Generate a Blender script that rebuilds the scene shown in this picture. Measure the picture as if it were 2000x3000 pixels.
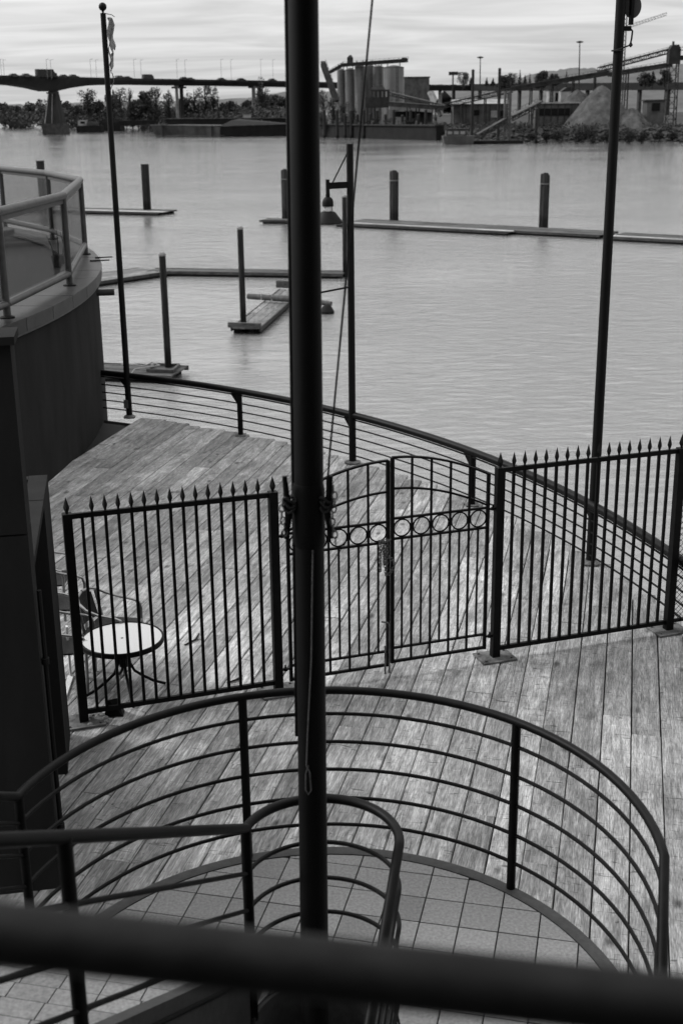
import bpy, math, random
from mathutils import Vector, Matrix

# ------------------------------------------------------------------ camera, sky, sun, exposure
scene = bpy.context.scene
for o in list(bpy.data.objects):
    bpy.data.objects.remove(o, do_unlink=True)
COL = scene.collection
R = math.radians

cam_d = bpy.data.cameras.new('camera')
cam = bpy.data.objects.new('camera', cam_d)
COL.objects.link(cam)
scene.camera = cam
cam_d.sensor_fit = 'VERTICAL'
cam_d.sensor_height = 36.0
cam_d.sensor_width = 24.0
cam_d.lens = 43.68
cam_d.clip_start = 0.05
cam_d.clip_end = 9000
cam.matrix_world = Matrix(((0.99992837, 0.01196884, 0.0, 0.0),
                           (-0.0036932, 0.30854552, -0.95120240, 0.0),
                           (-0.01138479, 0.95113427, 0.30856763, 4.93),
                           (0, 0, 0, 1)))
cam_d.dof.use_dof = True
cam_d.dof.focus_distance = 10.3
cam_d.dof.aperture_fstop = 3.4

SUN_EL, SUN_AZ = 36.0, -72.0          # azimuth measured from +Y (view direction) towards +X
world = bpy.data.worlds.new('World')
scene.world = world
world.use_nodes = True
nt = world.node_tree
for n in list(nt.nodes):
    nt.nodes.remove(n)
N = nt.nodes.new
L = nt.links.new
out = N('ShaderNodeOutputWorld')
bg = N('ShaderNodeBackground')
bg.inputs['Strength'].default_value = 0.065
sky = N('ShaderNodeTexSky')
sky.sky_type = 'NISHITA'
sky.sun_disc = False
sky.sun_elevation = R(SUN_EL)
sky.sun_rotation = R(SUN_AZ)
sky.air_density = 1.2
sky.dust_density = 4.0
sky.ozone_density = 1.0
bw = N('ShaderNodeRGBToBW')
L(sky.outputs[0], bw.inputs[0])
# high thin cloud sheet, drawn out in streaks, over the whole dome
tc = N('ShaderNodeTexCoord')
sx = N('ShaderNodeSeparateXYZ')
L(tc.outputs['Generated'], sx.inputs[0])
def mth(op, a, b=None):
    m = N('ShaderNodeMath')
    m.operation = op
    for i, q in enumerate((a, b)):
        if q is None:
            continue
        if isinstance(q, (int, float)):
            m.inputs[i].default_value = q
        else:
            L(q, m.inputs[i])
    return m.outputs[0]
zz = mth('ADD', mth('ABSOLUTE', sx.outputs[2]), 0.07)
cx = mth('DIVIDE', sx.outputs[0], zz)
cy = mth('DIVIDE', sx.outputs[1], zz)
cv = N('ShaderNodeCombineXYZ')
L(mth('MULTIPLY', cx, 0.55), cv.inputs[0])
L(mth('MULTIPLY', cy, 1.15), cv.inputs[1])
ns = N('ShaderNodeTexNoise')
ns.inputs['Scale'].default_value = 1.35
ns.inputs['Detail'].default_value = 7
ns.inputs['Roughness'].default_value = 0.55
ns.inputs['Distortion'].default_value = 0.6
L(cv.outputs[0], ns.inputs['Vector'])
rmp = N('ShaderNodeMapRange')
rmp.inputs['From Min'].default_value = 0.36
rmp.inputs['From Max'].default_value = 0.66
rmp.inputs['To Min'].default_value = 3.6
rmp.inputs['To Max'].default_value = 5.0
L(ns.outputs[0], rmp.inputs['Value'])
# overcast luminance rises towards the zenith (1 + 2.3 sin elevation)
lift = mth('ADD', mth('MULTIPLY', mth('MAXIMUM', sx.outputs[2], 0.0), 2.3), 1.0)
tot = mth('ADD', mth('MULTIPLY', bw.outputs[0], 0.3), mth('MULTIPLY', rmp.outputs[0], lift))
L(tot, bg.inputs['Color'])
L(bg.outputs[0], out.inputs[0])

sun_d = bpy.data.lights.new('sun', 'SUN')
sun_d.energy = 1.5
sun_d.angle = R(12)
sun_d.color = (1.0, 1.0, 1.0)
sun = bpy.data.objects.new('sun', sun_d)
COL.objects.link(sun)
sd = Vector((math.sin(R(SUN_AZ)) * math.cos(R(SUN_EL)), math.cos(R(SUN_AZ)) * math.cos(R(SUN_EL)), math.sin(R(SUN_EL))))
sun.rotation_euler = sd.to_track_quat('Z', 'Y').to_euler()
sun.location = (0, 0, 60)

vs = scene.view_settings
vs.view_transform = 'Standard'
vs.look = 'None'
vs.gamma = 1.0
vs.exposure = 1.0
vs.use_curve_mapping = False
scene.render.resolution_x = 682
scene.render.resolution_y = 1024
scene.render.engine = 'CYCLES'

# ------------------------------------------------------------------ helpers
rng = random.Random(7)
LOC = {}

class MB:
    def __init__(s):
        s.v = []
        s.f = []
    def add(s, V, F):
        b = len(s.v)
        s.v += [tuple(p) for p in V]
        s.f += [tuple(i + b for i in q) for q in F]
        return s
    def box(s, x0, x1, y0, y1, z0, z1):
        V = [(x0, y0, z0), (x1, y0, z0), (x1, y1, z0), (x0, y1, z0), (x0, y0, z1), (x1, y0, z1), (x1, y1, z1), (x0, y1, z1)]
        return s.add(V, [(3, 2, 1, 0), (4, 5, 6, 7), (0, 1, 5, 4), (1, 2, 6, 5), (2, 3, 7, 6), (3, 0, 4, 7)])
    def bar(s, p, q, w, h=None, up=(0, 0, 1)):
        p, q = Vector(p), Vector(q)
        h = h or w
        d = (q - p).normalized()
        u = Vector(up)
        if abs(d.dot(u)) > 0.99:
            u = Vector((math.cos(R(18.3)), math.sin(R(18.3)), 0))
        a = d.cross(u).normalized() * (w / 2)
        b = a.cross(d).normalized() * (h / 2)
        V = [p - a - b, p + a - b, p + a + b, p - a + b, q - a - b, q + a - b, q + a + b, q - a + b]
        return s.add(V, [(3, 2, 1, 0), (4, 5, 6, 7), (0, 1, 5, 4), (1, 2, 6, 5), (2, 3, 7, 6), (3, 0, 4, 7)])
    def tube(s, pts, r, n=8, closed=False):
        P = [Vector(p) for p in pts]
        m = len(P)
        T = []
        for i in range(m):
            if closed:
                t = P[(i + 1) % m] - P[i - 1]
            else:
                t = P[min(i + 1, m - 1)] - P[max(i - 1, 0)]
            T.append(t.normalized())
        u = Vector((0, 0, 1))
        if abs(T[0].dot(u)) > 0.95:
            u = Vector((1, 0, 0))
        u = (u - T[0] * u.dot(T[0])).normalized()
        V = []
        for i in range(m):
            u = (u - T[i] * u.dot(T[i]))
            u = u.normalized() if u.length > 1e-6 else T[i].orthogonal().normalized()
            w = T[i].cross(u)
            rr = r[i] if isinstance(r, (list, tuple)) else r
            for k in range(n):
                a = 2 * math.pi * k / n
                V.append(P[i] + (u * math.cos(a) + w * math.sin(a)) * rr)
        F = []
        for i in range(m if closed else m - 1):
            j = (i + 1) % m
            for k in range(n):
                l = (k + 1) % n
                F.append((i * n + k, i * n + l, j * n + l, j * n + k))
        if not closed:
            F.append(tuple(range(n - 1, -1, -1)))
            F.append(tuple(range((m - 1) * n, m * n)))
        return s.add(V, F)
    def lathe(s, c, prof, n=16):
        V = []
        for (r, z) in prof:
            for k in range(n):
                a = 2 * math.pi * k / n
                V.append((c[0] + r * math.cos(a), c[1] + r * math.sin(a), c[2] + z))
        F = []
        for i in range(len(prof) - 1):
            for k in range(n):
                l = (k + 1) % n
                F.append((i * n + k, i * n + l, (i + 1) * n + l, (i + 1) * n + k))
        F.append(tuple(range(n - 1, -1, -1)))
        F.append(tuple(range((len(prof) - 1) * n, len(prof) * n)))
        return s.add(V, F)
    def prism(s, poly, z0, z1):
        n = len(poly)
        V = [(p[0], p[1], z0) for p in poly] + [(p[0], p[1], z1) for p in poly]
        F = [tuple(range(n - 1, -1, -1)), tuple(range(n, 2 * n))]
        for i in range(n):
            j = (i + 1) % n
            F.append((i, j, n + j, n + i))
        return s.add(V, F)
    def loft(s, A, B):
        """solid between two point loops of equal length"""
        n = len(A)
        F = [tuple(range(n - 1, -1, -1)), tuple(range(n, 2 * n))]
        for i in range(n):
            j = (i + 1) % n
            F.append((i, j, n + j, n + i))
        return s.add(list(A) + list(B), F)
    def mesh(s, name, off=(0, 0, 0)):
        me = bpy.data.meshes.new(name)
        me.from_pydata([(a - off[0], b - off[1], c - off[2]) for a, b, c in s.v], [], s.f)
        me.update()
        return me
    def build(s, name, mat, parent=None, smooth=False, local=False, loc=None, fix=False):
        off = (0, 0, 0)
        if parent is not None and not local:
            off = LOC[parent.name]
        if parent is None and loc is not None:
            off = loc
        me = s.mesh(name, off)
        if fix:
            import bmesh
            b = bmesh.new()
            b.from_mesh(me)
            bmesh.ops.recalc_face_normals(b, faces=b.faces)
            b.to_mesh(me)
            b.free()
        if smooth:
            me.polygons.foreach_set('use_smooth', [True] * len(me.polygons))
            me.set_sharp_from_angle(angle=R(38))
        me.materials.append(mat)
        o = bpy.data.objects.new(name, me)
        COL.objects.link(o)
        if parent is not None:
            o.parent = parent
            LOC[o.name] = LOC[parent.name]
        else:
            o.location = off
            LOC[o.name] = off
        return o

def tag(o, label, cat, group=None):
    o['label'] = label
    o['category'] = cat
    if group:
        o['group'] = group
    return o
def thing(name, label, cat, loc=(0, 0, 0), group=None, rot=0.0):
    o = bpy.data.objects.new(name, None)
    o.empty_display_size = 0.2
    COL.objects.link(o)
    o.location = loc
    o.rotation_euler = (0, 0, rot)
    LOC[o.name] = tuple(loc)
    return tag(o, label, cat, group)
def structure(o):
    o['kind'] = 'structure'
    return o
def copy_tree(o, parent=None):
    c = o.copy()
    COL.objects.link(c)
    c.parent = parent
    for ch in list(o.children):
        copy_tree(ch, c)
    return c
def arc(c, r, a0, a1, n, z):
    return [(c[0] + r * math.cos(R(a0 + (a1 - a0) * i / n)), c[1] + r * math.sin(R(a0 + (a1 - a0) * i / n)), z) for i in range(n + 1)]
def lerp(a, b, t):
    return tuple(x + (y - x) * t for x, y in zip(a, b))

# ------------------------------------------------------------------ materials (all neutral: the photograph is black and white)
def new_mat(name):
    m = bpy.data.materials.new(name)
    m.use_nodes = True
    t = m.node_tree
    return m, t, t.nodes['Principled BSDF']
def nd(t, typ, **kw):
    n = t.nodes.new(typ)
    for k, v in kw.items():
        if hasattr(n, k):
            setattr(n, k, v)
        else:
            n.inputs[k.replace('_', ' ')].default_value = v
    return n
def grey(name, lo, hi, scale=6.0, rough=0.6, bump=0.15, metal=0.0, detail=6.0, stretch=(1, 1, 1), spec=0.12, rnd=0.0, bscale=None, coord='Object', bdist=0.01, contrast=0.2):
    m, t, b = new_mat(name)
    tc = nd(t, 'ShaderNodeTexCoord')
    mp = nd(t, 'ShaderNodeMapping')
    mp.inputs['Scale'].default_value = stretch
    t.links.new(tc.outputs[coord], mp.inputs[0])
    no = nd(t, 'ShaderNodeTexNoise')
    no.inputs['Scale'].default_value = scale
    no.inputs['Detail'].default_value = detail
    no.inputs['Roughness'].default_value = 0.6
    t.links.new(mp.outputs[0], no.inputs['Vector'])
    mr = nd(t, 'ShaderNodeMapRange')
    mr.inputs['From Min'].default_value = 0.5 - contrast
    mr.inputs['From Max'].default_value = 0.5 + contrast
    mr.inputs['To Min'].default_value = lo
    mr.inputs['To Max'].default_value = hi
    t.links.new(no.outputs[0], mr.inputs['Value'])
    col = mr.outputs[0]
    if rnd:
        oi = nd(t, 'ShaderNodeObjectInfo')
        r2 = nd(t, 'ShaderNodeMapRange')
        r2.inputs['To Min'].default_value = 1 - rnd
        r2.inputs['To Max'].default_value = 1 + rnd
        t.links.new(oi.outputs['Random'], r2.inputs['Value'])
        mu = nd(t, 'ShaderNodeMath', operation='MULTIPLY')
        t.links.new(col, mu.inputs[0])
        t.links.new(r2.outputs[0], mu.inputs[1])
        col = mu.outputs[0]
    t.links.new(col, b.inputs['Base Color'])
    b.inputs['Roughness'].default_value = rough
    b.inputs['Metallic'].default_value = metal
    b.inputs['Specular IOR Level'].default_value = spec
    if bump:
        n2 = nd(t, 'ShaderNodeTexNoise')
        n2.inputs['Scale'].default_value = bscale or scale * 5
        n2.inputs['Detail'].default_value = 4
        t.links.new(mp.outputs[0], n2.inputs['Vector'])
        bp = nd(t, 'ShaderNodeBump')
        bp.inputs['Strength'].default_value = bump
        bp.inputs['Distance'].default_value = bdist
        t.links.new(n2.outputs[0], bp.inputs['Height'])
        t.links.new(bp.outputs[0], b.inputs['Normal'])
    return m

def wood_mat(name, lo, hi, rnd=0.3):
    """weathered softwood: grain along local X, knots, a cathedral figure, dark cracks"""
    m, t, b = new_mat(name)
    lk = t.links.new
    tc = nd(t, 'ShaderNodeTexCoord')
    oi = nd(t, 'ShaderNodeObjectInfo')
    off = nd(t, 'ShaderNodeVectorMath', operation='SCALE')
    off.inputs['Scale'].default_value = 60.0
    cmb = nd(t, 'ShaderNodeCombineXYZ')
    for i in range(3):
        lk(oi.outputs['Random'], cmb.inputs[i])
    lk(cmb.outputs[0], off.inputs[0])
    ad = nd(t, 'ShaderNodeVectorMath', operation='ADD')
    lk(tc.outputs['Object'], ad.inputs[0])
    lk(off.outputs[0], ad.inputs[1])
    def mapped(sc):
        mp = nd(t, 'ShaderNodeMapping')
        mp.inputs['Scale'].default_value = sc
        lk(ad.outputs[0], mp.inputs[0])
        return mp.outputs[0]
    def noise(sc, detail, dist=0.0, rough=0.6):
        n = nd(t, 'ShaderNodeTexNoise')
        n.inputs['Scale'].default_value = 1.0
        n.inputs['Detail'].default_value = detail
        n.inputs['Roughness'].default_value = rough
        n.inputs['Distortion'].default_value = dist
        lk(mapped(sc), n.inputs['Vector'])
        return n.outputs[0]
    def rng_(v, a, c, d, e):
        r = nd(t, 'ShaderNodeMapRange')
        for k, q in zip(('From Min', 'From Max', 'To Min', 'To Max'), (a, c, d, e)):
            r.inputs[k].default_value = q
        lk(v, r.inputs['Value'])
        return r.outputs[0]
    def mul(a, c):
        q = nd(t, 'ShaderNodeMath', operation='MULTIPLY')
        lk(a, q.inputs[0])
        if isinstance(c, float):
            q.inputs[1].default_value = c
        else:
            lk(c, q.inputs[1])
        return q.outputs[0]
    blot = rng_(noise((2.2, 7.0, 7.0), 6, 0.8), 0.3, 0.7, lo, hi)
    fine = rng_(noise((14.0, 130.0, 130.0), 4, 0.3), 0.3, 0.72, 0.5, 1.4)
    streak = rng_(noise((2.6, 30.0, 30.0), 5, 0.8), 0.3, 0.7, 0.6, 1.34)
    dents = rng_(noise((30.0, 5.0, 5.0), 3, 1.2), 0.625, 0.675, 1.0, 0.4)
    pale = rng_(noise((22.0, 6.0, 6.0), 3, 1.0), 0.63, 0.68, 1.0, 1.2)
    # knots
    vo = nd(t, 'ShaderNodeTexVoronoi')
    vo.inputs['Scale'].default_value = 1.0
    vo.inputs['Randomness'].default_value = 1.0
    mv = mapped((2.6, 4.6, 4.6))
    wob = nd(t, 'ShaderNodeTexNoise')
    wob.inputs['Scale'].default_value = 3.6
    lk(ad.outputs[0], wob.inputs['Vector'])
    vadd = nd(t, 'ShaderNodeVectorMath', operation='ADD')
    ws = nd(t, 'ShaderNodeVectorMath', operation='SCALE')
    ws.inputs['Scale'].default_value = 0.35
    lk(wob.outputs['Color'], ws.inputs[0])
    lk(mv, vadd.inputs[0])
    lk(ws.outputs[0], vadd.inputs[1])
    lk(vadd.outputs[0], vo.inputs['Vector'])
    kn0 = rng_(vo.outputs['Distance'], 0.06, 0.2, 0.3, 1.0)
    kc = nd(t, 'ShaderNodeSeparateColor')
    lk(vo.outputs['Color'], kc.inputs[0])
    km = rng_(kc.outputs[0], 0.55, 0.56, 1.0, 0.0)
    kx = nd(t, 'ShaderNodeMath', operation='MAXIMUM')
    lk(kn0, kx.inputs[0])
    lk(km, kx.inputs[1])
    knot = kx.outputs[0]
    # rings bending round the knots
    wv = nd(t, 'ShaderNodeTexWave', wave_type='RINGS')
    wv.inputs['Scale'].default_value = 1.0
    wv.inputs['Distortion'].default_value = 3.0
    wv.inputs['Detail'].default_value = 2.0
    wm = nd(t, 'ShaderNodeMath', operation='SINE')
    lk(mul(noise((0.5, 7.0, 7.0), 2, 0.6), 90.0), wm.inputs[0])
    ring = rng_(wm.outputs[0], -1.0, 1.0, 0.84, 1.1)
    crack = rng_(noise((1.6, 60.0, 60.0), 2, 0.5), 0.68, 0.73, 1.0, 0.4)
    per = rng_(oi.outputs['Random'], 0.0, 1.0, 1 - rnd, 1 + rnd)
    # large dirt patches lying across the boards
    ge = nd(t, 'ShaderNodeNewGeometry')
    ln = nd(t, 'ShaderNodeTexNoise')
    ln.inputs['Scale'].default_value = 0.9
    ln.inputs['Detail'].default_value = 5
    lk(ge.outputs['Position'], ln.inputs['Vector'])
    dirt = rng_(ln.outputs[0], 0.32, 0.66, 0.74, 1.1)
    c = blot
    for q in (fine, streak, knot, ring, crack, per, dirt, dents, pale):
        c = mul(c, q)
    lk(c, b.inputs['Base Color'])
    b.inputs['Roughness'].default_value = 0.72
    b.inputs['Specular IOR Level'].default_value = 0.18
    bp = nd(t, 'ShaderNodeBump')
    bp.inputs['Strength'].default_value = 0.55
    bp.inputs['Distance'].default_value = 0.003
    lk(mul(fine, streak), bp.inputs['Height'])
    lk(bp.outputs[0], b.inputs['Normal'])
    return m

M = {}
M['deckwood'] = wood_mat('weathered_deck_wood', 0.16, 0.37)
M['floatwood'] = wood_mat('wet_float_wood', 0.025, 0.09)
M['midwood'] = wood_mat('grey_float_wood', 0.08, 0.24)
M['palewood'] = wood_mat('pale_float_wood', 0.25, 0.42)
M['under'] = grey('dark_substructure', 0.004, 0.009, 3)
M['black'] = grey('black_painted_steel', 0.002, 0.005, 9, rough=0.55, bump=0.25, spec=0.1, bscale=70, bdist=0.002)
M['rail'] = grey('worn_dark_rail_paint', 0.002, 0.006, 14, rough=0.5, bump=0.2, spec=0.1, bscale=80, bdist=0.002)
M['fgrail'] = grey('lightened_handrail_paint', 0.011, 0.02, 20, rough=0.6, bump=0.3, bscale=120, bdist=0.001)  # paler copy of the rail paint, sky light put into its colour
M['pole'] = grey('black_pole_paint', 0.003, 0.006, 7, rough=0.6, bump=0.2, stretch=(1, 1, 0.3), bdist=0.003, spec=0.12)
M['plate'] = grey('rusted_base_plate', 0.04, 0.14, 12, rough=0.7, bump=0.3)
M['wall'] = grey('dark_stucco_wall', 0.014, 0.022, 2.6, stretch=(1, 1, 0.25), rough=0.9, bump=0.4, bscale=160, bdist=0.003, spec=0.04)
M['recess'] = grey('dark_door_paint', 0.006, 0.01, 4, rough=0.5)
M['coping'] = grey('slate_coping_tile', 0.012, 0.032, 5, rough=0.4, bump=0.1, rnd=0.12)
M['balrail'] = grey('grey_painted_balcony_rail', 0.03, 0.06, 8, rough=0.4, bump=0.1, metal=0.0)
M['white'] = grey('white_plastic', 0.55, 0.7, 8, rough=0.5, bump=0.05)
M['tile'] = grey('speckled_floor_tile', 0.14, 0.25, 60, rough=0.6, bump=0.2, rnd=0.16, detail=8)
M['grout'] = grey('dark_grout', 0.008, 0.015, 20, rough=0.9)
M['kerb'] = grey('dark_kerb_paint', 0.04, 0.06, 20, rough=0.6, bump=0.2)
M['concrete'] = grey('concrete', 0.1, 0.18, 0.5, rough=0.9, bump=0.1, coord='Object')
M['darkconc'] = grey('stained_concrete', 0.02, 0.05, 0.6, rough=0.9)
M['alu'] = grey('brushed_aluminium_tube', 0.16, 0.26, 10, rough=0.35, bump=0.05, metal=0.9)
M['wicker'] = grey('dark_woven_resin', 0.01, 0.035, 90, rough=0.6, bump=0.6, bscale=120)
M['rope'] = grey('weathered_rope', 0.05, 0.12, 60, rough=0.9, bump=0.5, bscale=200)
M['lightrope'] = grey('faded_pale_rope', 0.16, 0.26, 30, rough=0.9)
M['darkrope'] = grey('dark_halyard', 0.015, 0.03, 60, rough=0.8)
M['cloth'] = grey('worn_flag_cloth', 0.12, 0.3, 5, rough=0.9)
M['pile'] = grey('tarred_timber_pile', 0.004, 0.03, 1.5, rough=0.85, bump=0.6, stretch=(6, 6, 0.5))
def waterline(m):
    # wet, weed-grown band just above the water
    t = m.node_tree
    b = t.nodes['Principled BSDF']
    src = b.inputs['Base Color'].links[0].from_socket
    ge = nd(t, 'ShaderNodeNewGeometry')
    sp = nd(t, 'ShaderNodeSeparateXYZ')
    t.links.new(ge.outputs['Position'], sp.inputs[0])
    no = nd(t, 'ShaderNodeTexNoise')
    no.inputs['Scale'].default_value = 4.0
    t.links.new(ge.outputs['Position'], no.inputs['Vector'])
    ad = nd(t, 'ShaderNodeMath', operation='MULTIPLY_ADD')
    t.links.new(no.outputs[0], ad.inputs[0])
    ad.inputs[1].default_value = 0.5
    t.links.new(sp.outputs[2], ad.inputs[2])
    mr = nd(t, 'ShaderNodeMapRange')
    for k, q in zip(('From Min', 'From Max', 'To Min', 'To Max'), (-2.9, -2.5, 0.35, 1.0)):
        mr.inputs[k].default_value = q
    t.links.new(ad.outputs[0], mr.inputs['Value'])
    mu = nd(t, 'ShaderNodeMath', operation='MULTIPLY')
    t.links.new(src, mu.inputs[0])
    t.links.new(mr.outputs[0], mu.inputs[1])
    t.links.new(mu.outputs[0], b.inputs['Base Color'])
waterline(M['pile'])
M['pilecap'] = grey('weathered_pile_cap', 0.1, 0.2, 5, rough=0.8)
M['log'] = grey('wet_log', 0.04, 0.1, 6, rough=0.8, bump=0.6)
M['bridge'] = grey('dark_bridge_concrete', 0.012, 0.02, 0.3, rough=0.9)  # near-black concrete tone for girder, parapets, caps and every other column
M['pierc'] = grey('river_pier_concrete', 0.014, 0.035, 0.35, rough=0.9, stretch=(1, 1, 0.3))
M['faintlamp'] = grey('thin_grey_lamp_steel', 0.12, 0.2, 1)
M['car'] = grey('far_car_paint', 0.02, 0.05, 1, rough=0.4, rnd=0.5)
M['barge'] = grey('rusty_barge_steel', 0.03, 0.08, 0.35, rough=0.8, stretch=(1, 1, 0.3))
M['bargedark'] = grey('black_barge_steel', 0.005, 0.012, 0.4, rough=0.8)
M['silo'] = grey('silo_steel', 0.08, 0.15, 0.5, rough=0.45, metal=0.2, stretch=(1, 1, 0.15))
M['plant'] = grey('dark_plant_steel', 0.008, 0.03, 0.5, rough=0.7)
M['pale'] = grey('pale_sheet_cladding', 0.13, 0.28, 0.4, rough=0.6)
M['greyclad'] = grey('grey_sheet_cladding', 0.025, 0.085, 0.4, rough=0.7)
M['gravel'] = grey('gravel_heap', 0.025, 0.08, 0.55, rough=0.95, bump=0.6, bscale=3, bdist=0.3)
M['earth'] = grey('bank_earth', 0.01, 0.05, 0.12, rough=0.95, bump=0.5, bscale=0.6, bdist=0.4)
M['rock'] = grey('riprap_rock', 0.015, 0.07, 0.7, rough=0.9, bump=0.3)
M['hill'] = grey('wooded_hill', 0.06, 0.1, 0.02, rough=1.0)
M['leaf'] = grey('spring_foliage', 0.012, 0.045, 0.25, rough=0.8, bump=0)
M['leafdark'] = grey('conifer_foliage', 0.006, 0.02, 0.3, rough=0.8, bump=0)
M['bark'] = grey('tree_bark', 0.012, 0.03, 1.0, rough=0.9, bump=0)
M['facade'] = grey('rendered_facade', 0.03, 0.05, 0.8, rough=0.9)

def glass_mat():
    m, t, b = new_mat('dirty_balcony_glass')
    lk = t.links.new
    for n in list(t.nodes):
        if n.type != 'OUTPUT_MATERIAL':
            t.nodes.remove(n)
    o = [n for n in t.nodes if n.type == 'OUTPUT_MATERIAL'][0]
    tr = nd(t, 'ShaderNodeBsdfTransparent')
    tr.inputs[0].default_value = (0.68, 0.68, 0.68, 1)
    gl = nd(t, 'ShaderNodeBsdfGlossy')
    gl.inputs['Roughness'].default_value = 0.03
    di = nd(t, 'ShaderNodeBsdfDiffuse')
    di.inputs[0].default_value = (0.2, 0.2, 0.2, 1)
    lw = nd(t, 'ShaderNodeLayerWeight')
    lw.inputs[0].default_value = 0.5
    pw = nd(t, 'ShaderNodeMath', operation='POWER')
    lk(lw.outputs['Facing'], pw.inputs[0])
    pw.inputs[1].default_value = 4.0
    fr = nd(t, 'ShaderNodeMath', operation='MULTIPLY_ADD')
    lk(pw.outputs[0], fr.inputs[0])
    fr.inputs[1].default_value = 0.16
    fr.inputs[2].default_value = 0.03
    m1 = nd(t, 'ShaderNodeMixShader')
    lk(fr.outputs[0], m1.inputs[0])
    lk(tr.outputs[0], m1.inputs[1])
    lk(gl.outputs[0], m1.inputs[2])
    no = nd(t, 'ShaderNodeTexNoise')
    no.inputs['Scale'].default_value = 2.5
    no.inputs['Detail'].default_value = 6
    tc = nd(t, 'ShaderNodeTexCoord')
    lk(tc.outputs['Object'], no.inputs['Vector'])
    mr = nd(t, 'ShaderNodeMapRange')
    for k, q in zip(('From Min', 'From Max', 'To Min', 'To Max'), (0.45, 0.75, 0.0, 0.06)):
        mr.inputs[k].default_value = q
    lk(no.outputs[0], mr.inputs['Value'])
    m2 = nd(t, 'ShaderNodeMixShader')
    lk(mr.outputs[0], m2.inputs[0])
    lk(m1.outputs[0], m2.inputs[1])
    lk(di.outputs[0], m2.inputs[2])
    lk(m2.outputs[0], o.inputs[0])
    return m
M['glass'] = glass_mat()

def water_mat():
    m, t, b = new_mat('river_water')
    lk = t.links.new
    b.inputs['Base Color'].default_value = (0.17, 0.17, 0.17, 1)
    b.inputs['Roughness'].default_value = 0.03
    b.inputs['IOR'].default_value = 1.6
    b.inputs['Specular IOR Level'].default_value = 0.6
    ge = nd(t, 'ShaderNodeNewGeometry')
    def noise(sc, detail, rough=0.55, dist=0.0, rot=0.0):
        mp = nd(t, 'ShaderNodeMapping')
        mp.inputs['Scale'].default_value = sc
        mp.inputs['Rotation'].default_value = (0, 0, rot)
        lk(ge.outputs['Position'], mp.inputs[0])
        n = nd(t, 'ShaderNodeTexNoise')
        n.inputs['Scale'].default_value = 1
        n.inputs['Detail'].default_value = detail
        n.inputs['Roughness'].default_value = rough
        n.inputs['Distortion'].default_value = dist
        lk(mp.outputs[0], n.inputs['Vector'])
        return n.outputs[0]
    big = noise((0.6, 0.9, 1), 3, 0.55, 0.5, 0.3)
    small = noise((1.1, 2.3, 1), 6, 0.72, 0.8, -0.2)
    calm = noise((0.035, 0.05, 1), 2)
    mr = nd(t, 'ShaderNodeMapRange')
    for k, q in zip(('From Min', 'From Max', 'To Min', 'To Max'), (0.4, 0.62, 0.35, 1.0)):
        mr.inputs[k].default_value = q
    lk(calm, mr.inputs['Value'])
    s1 = nd(t, 'ShaderNodeMath', operation='MULTIPLY')
    lk(small, s1.inputs[0])
    lk(mr.outputs[0], s1.inputs[1])
    s2 = nd(t, 'ShaderNodeMath', operation='MULTIPLY_ADD')
    lk(big, s2.inputs[0])
    s2.inputs[1].default_value = 0.9
    lk(s1.outputs[0], s2.inputs[2])
    bp = nd(t, 'ShaderNodeBump')
    bp.inputs['Strength'].default_value = 0.8
    bp.inputs['Distance'].default_value = 0.085
    lk(s2.outputs[0], bp.inputs['Height'])
    lk(bp.outputs[0], b.inputs['Normal'])
    return m
M['water'] = water_mat()
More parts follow.
